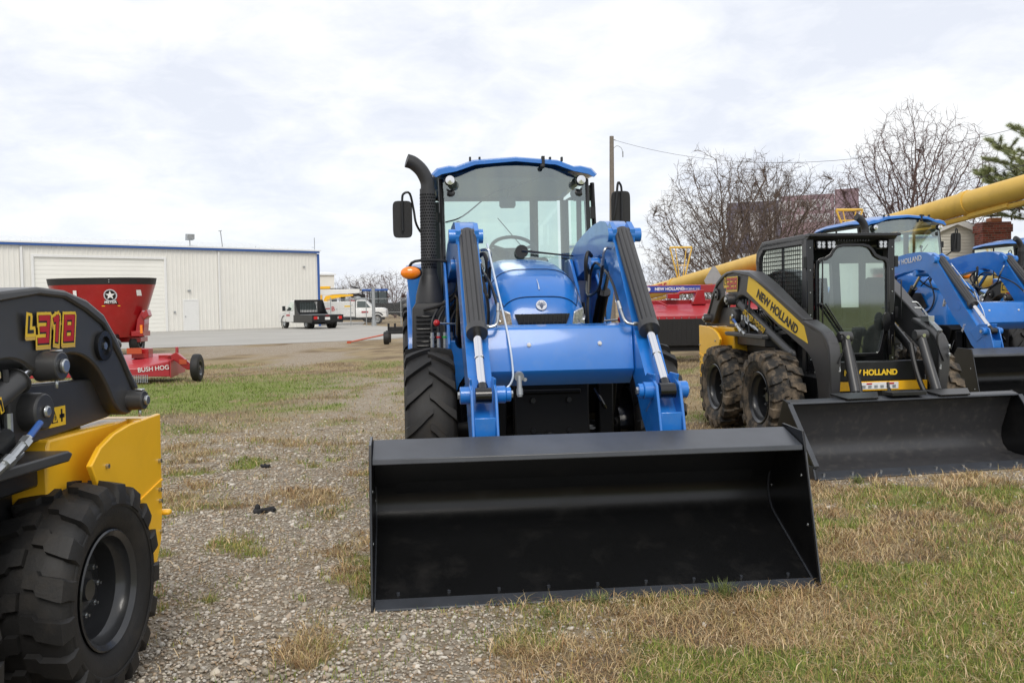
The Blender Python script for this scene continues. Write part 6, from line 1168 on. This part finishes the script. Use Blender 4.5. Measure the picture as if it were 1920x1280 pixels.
sz = np.exp(RNG.normal(-5.12, .42, n)); sz = np.where(RNG.random(n) < .015, sz * 2.2, sz); sz = np.clip(sz, .003, .026) * (1 + .04 * np.maximum(y - 5, 0))
sc3 = np.stack([RNG.uniform(.7, 1.3, n), RNG.uniform(.7, 1.3, n), RNG.uniform(.4, .8, n)], 1) * sz[:, None]; a = RNG.uniform(0, 2 * pi, n); tl = RNG.normal(0, .35, n)
pts = ico[None] * (1 + RNG.normal(0, .16, (n, 12, 1))) * sc3[:, None, :]; ca, sa, ct, st2 = np.cos(a)[:, None], np.sin(a)[:, None], np.cos(tl)[:, None], np.sin(tl)[:, None]
px_, py_, pz_ = pts[..., 0], pts[..., 1], pts[..., 2]; py2 = py_ * ct - pz_ * st2; pz2 = py_ * st2 + pz_ * ct; X3 = px_ * ca - py2 * sa; Y3 = px_ * sa + py2 * ca
co = np.stack([X3 + x[:, None], Y3 + y[:, None], pz2 + (sz * .02)[:, None]], -1).reshape(-1, 3); fc = (icf[None] + (np.arange(n) * 12)[:, None, None]).reshape(-1)
pal = np.array([(.52, .46, .37), (.41, .37, .30), (.34, .30, .24), (.54, .50, .44), (.40, .31, .22), (.28, .24, .19), (.37, .30, .23), (.48, .43, .36)]); cc = pal[RNG.integers(0, len(pal), n)] * RNG.uniform(.8, 1.25, (n, 1)); cc = np.repeat(np.concatenate([cc, np.ones((n, 1))], 1), 12, 0)
so = np_mesh('gravel', co, fc, np.full(n * 20, 3), vcol_mat('stone', .85), cc); tag(so, 'loose pale crushed stone gravel spread left of the wide black bucket', 'gravel', kind='stuff')
# grass: green and straw blades
def blades(x, y, h, lean, wd, cols, name, label, cat, seg=2, cdir=None):
    n = len(x); a = RNG.uniform(0, 2 * pi, n) if cdir is None else cdir * 40 * pi + RNG.normal(0, .75, n); dx, dy = np.cos(a), np.sin(a); b_ = a + pi / 2 + RNG.normal(0, .5, n); wx, wy = np.cos(b_) * wd, np.sin(b_) * wd
    z0 = np.full(n, -.012); m1 = np.stack([x + dx * h * lean * .35, y + dy * h * lean * .35, z0 + h * .62 * np.sqrt(np.clip(1 - lean ** 2 * .6, .08, 1))], 1); tp = np.stack([x + dx * h * lean, y + dy * h * lean, z0 + h * np.sqrt(np.clip(1 - lean ** 2 * .92, .04, 1)) + RNG.uniform(0, .012, n)], 1)
    w = np.stack([wx, wy, np.zeros(n)], 1); base = np.stack([x, y, z0], 1); co = np.stack([base - w, base + w, m1 + w * .8, m1 - w * .8, tp], 1).reshape(-1, 3); k = (np.arange(n) * 5)[:, None]
    lp = np.concatenate([k + np.array([0, 1, 2, 3]), k + np.array([3, 2, 4])], 1).reshape(-1); sizes = np.tile([4, 3], n); c4 = np.repeat(np.concatenate([cols, np.ones((n, 1))], 1), 5, 0)
    o = np_mesh(name, co, lp, sizes, vcol_mat(name, .75), c4); return tag(o, label, cat, kind='stuff')
def clump(n, y0, y1, pw, nper, rad):
    cx_, cy_ = scatter(n, y0, y1, pw); x = np.repeat(cx_, nper) + RNG.normal(0, rad, n * nper); y = np.repeat(cy_, nper) + RNG.normal(0, rad, n * nper); return x, y, np.repeat(RNG.random(n), nper)
foot = lambda x, y: ((x > -.70) & (x < 1.52) & (y > 4.67 + (x + .7) * .118) & (y < 5.6)) | ((x > 2.15) & (x < 5.1) & (y > 7.80 + (x - 2.5) * .215) & (y < 9.4 + (x - 2.5) * .2))     # under the big bucket
x, y, cid = clump(30000, 2.8, 11, 1.15, 11, .035); g1, v1, d1 = zones(x, y); k = (RNG.random(len(x)) < g1 ** .8 * .95 * np.clip(1.5 - y / 9, .25, 1)) & ~foot(x, y); x, y, cid = x[k], y[k], cid[k]; n = len(x); print('GREEN', n)
ca_ = np.array([(.15, .22, .036), (.22, .29, .05), (.12, .18, .03), (.30, .33, .07), (.36, .32, .10)]); cols = ca_[(cid * 4.999).astype(int)] * RNG.uniform(.7, 1.3, (n, 1))
blades(x, y, RNG.uniform(.020, .055, n) * (1 + .05 * np.maximum(y - 4, 0)), np.clip(RNG.normal(.55, .25, n), .05, .98), RNG.uniform(.0010, .0022, n) * (1 + .10 * np.maximum(y - 4, 0)), cols, 'grass', 'short green grass growing in patches among the dry straw and gravel', 'grass', cdir=cid)
x, y, cid = clump(38000, 2.8, 11, 1.15, 10, .05); g1, v1, d1 = zones(x, y); k = (RNG.random(len(x)) < (1 - v1) ** 1.5 * (1 - .55 * g1) * (1 - .45 * d1) * np.clip(1.5 - y / 9, .25, 1) + .015) & ~foot(x, y); x, y, cid = x[k], y[k], cid[k]; n = len(x); print('STRAW', n)
ca_ = np.array([(.56, .42, .22), (.47, .32, .16), (.35, .21, .10), (.64, .50, .31), (.24, .14, .065), (.40, .31, .12)]); cols = ca_[(np.clip(cid + RNG.normal(0, .12, n), 0, .999) * 6).astype(int)] * RNG.uniform(.7, 1.2, (n, 1))
blades(x, y, RNG.uniform(.025, .10, n) * (1 + .05 * np.maximum(y - 4, 0)), np.clip(RNG.normal(.95, .10, n), .1, 1.0), RNG.uniform(.0008, .0022, n) * (1 + .10 * np.maximum(y - 4, 0)), cols, 'dry_grass', 'tan dry straw grass matted over the ground around the machines', 'grass', cdir=cid)
x, y, cid = clump(26000, 9, 26, 1.0, 6, .08); g1, v1, d1 = zones(x, y); k = RNG.random(len(x)) < (1 - v1) * .8; x, y, g1 = x[k], y[k], g1[k]; n = len(x); isg = RNG.random(n) < g1
cols = np.where(isg[:, None], np.array((.17, .24, .042)), np.array((.38, .29, .165))) * RNG.uniform(.65, 1.25, (n, 1))
blades(x, y, RNG.uniform(.03, .07, n), np.clip(RNG.normal(.7, .25, n), .1, 1), RNG.uniform(.003, .006, n), cols, 'meadow_grass', 'short mixed green and tan grass covering the field beyond the gravel', 'grass')
# individual tufts against the big bucket and elsewhere
for i, (tx, ty, hh, nb_, lb) in enumerate(((1.05, 4.80, .115, 150, 'tallest green grass tuft at the right end of the wide bucket edge'), (.42, 4.72, .08, 110, 'yellowish grass tuft at the middle of the wide bucket edge'), (.16, 4.55, .06, 90, 'small grass tuft left of centre in front of the wide bucket edge'), (2.78, 7.72, .09, 130, 'green grass tuft at the left corner of the skid steer bucket edge'))):
    rr = random.Random(70 + i); vs, fs = [], []
    for k in range(nb_):
        a = rr.uniform(0, 2 * pi); r = min(abs(rr.gauss(0, .04)), .09); h = hh * rr.uniform(.45, 1.1); ln = rr.uniform(.1, .75); bx_, by_ = r * cos(a), r * sin(a) * .7; da = a + rr.gauss(0, .6); wx, wy = -sin(da) * .0014, cos(da) * .0014; k0 = len(vs)
        p1 = (bx_ + cos(da) * h * ln * .4, by_ + sin(da) * h * ln * .4, h * .6); p2 = (bx_ + cos(da) * h * ln, by_ + sin(da) * h * ln, h * (1 - .35 * ln)); vs += [(bx_ - wx, by_ - wy, 0), (bx_ + wx, by_ + wy, 0), (p1[0] + wx, p1[1] + wy, p1[2]), (p1[0] - wx, p1[1] - wy, p1[2]), p2]; fs += [(k0, k0 + 1, k0 + 2, k0 + 3), (k0 + 3, k0 + 2, k0 + 4)]
    me = bpy.data.meshes.new('grass_tuft'); me.from_pydata(vs, [], fs); me.materials.append(MT['tuft_green']); o = bpy.data.objects.new('grass_tuft', me); S.collection.objects.link(o); o.location = (tx, ty, -.01); tag(o, lb, 'grass tuft')
# dark scraps on the gravel
for nm, lb, (x, y), k_, sd_ in (('rag', 'crumpled black rag lying on the gravel left of the wide bucket', (-1.845, 7.0), 1.0, 4), ('rag', 'small flat black scrap on the gravel behind the larger crumpled rag', (-2.34, 9.0), .7, 6)):
    rr = random.Random(sd_); b = MB()
    for j in range(5): b.tube([(rr.uniform(-.08, .08) * k_, rr.uniform(-.04, .04) * k_, rr.uniform(.0, .03) * k_) for _ in range(4)], [.022 * k_, .010 * k_], 7, smooth=3)
    if k_ == 1.0: b.ball((-.045, .0, .035), .022, .02, .03, 8, 6)
    tag(b.build(nm, ['mudclod'], loc=(x, y, .0)), lb, 'rag')
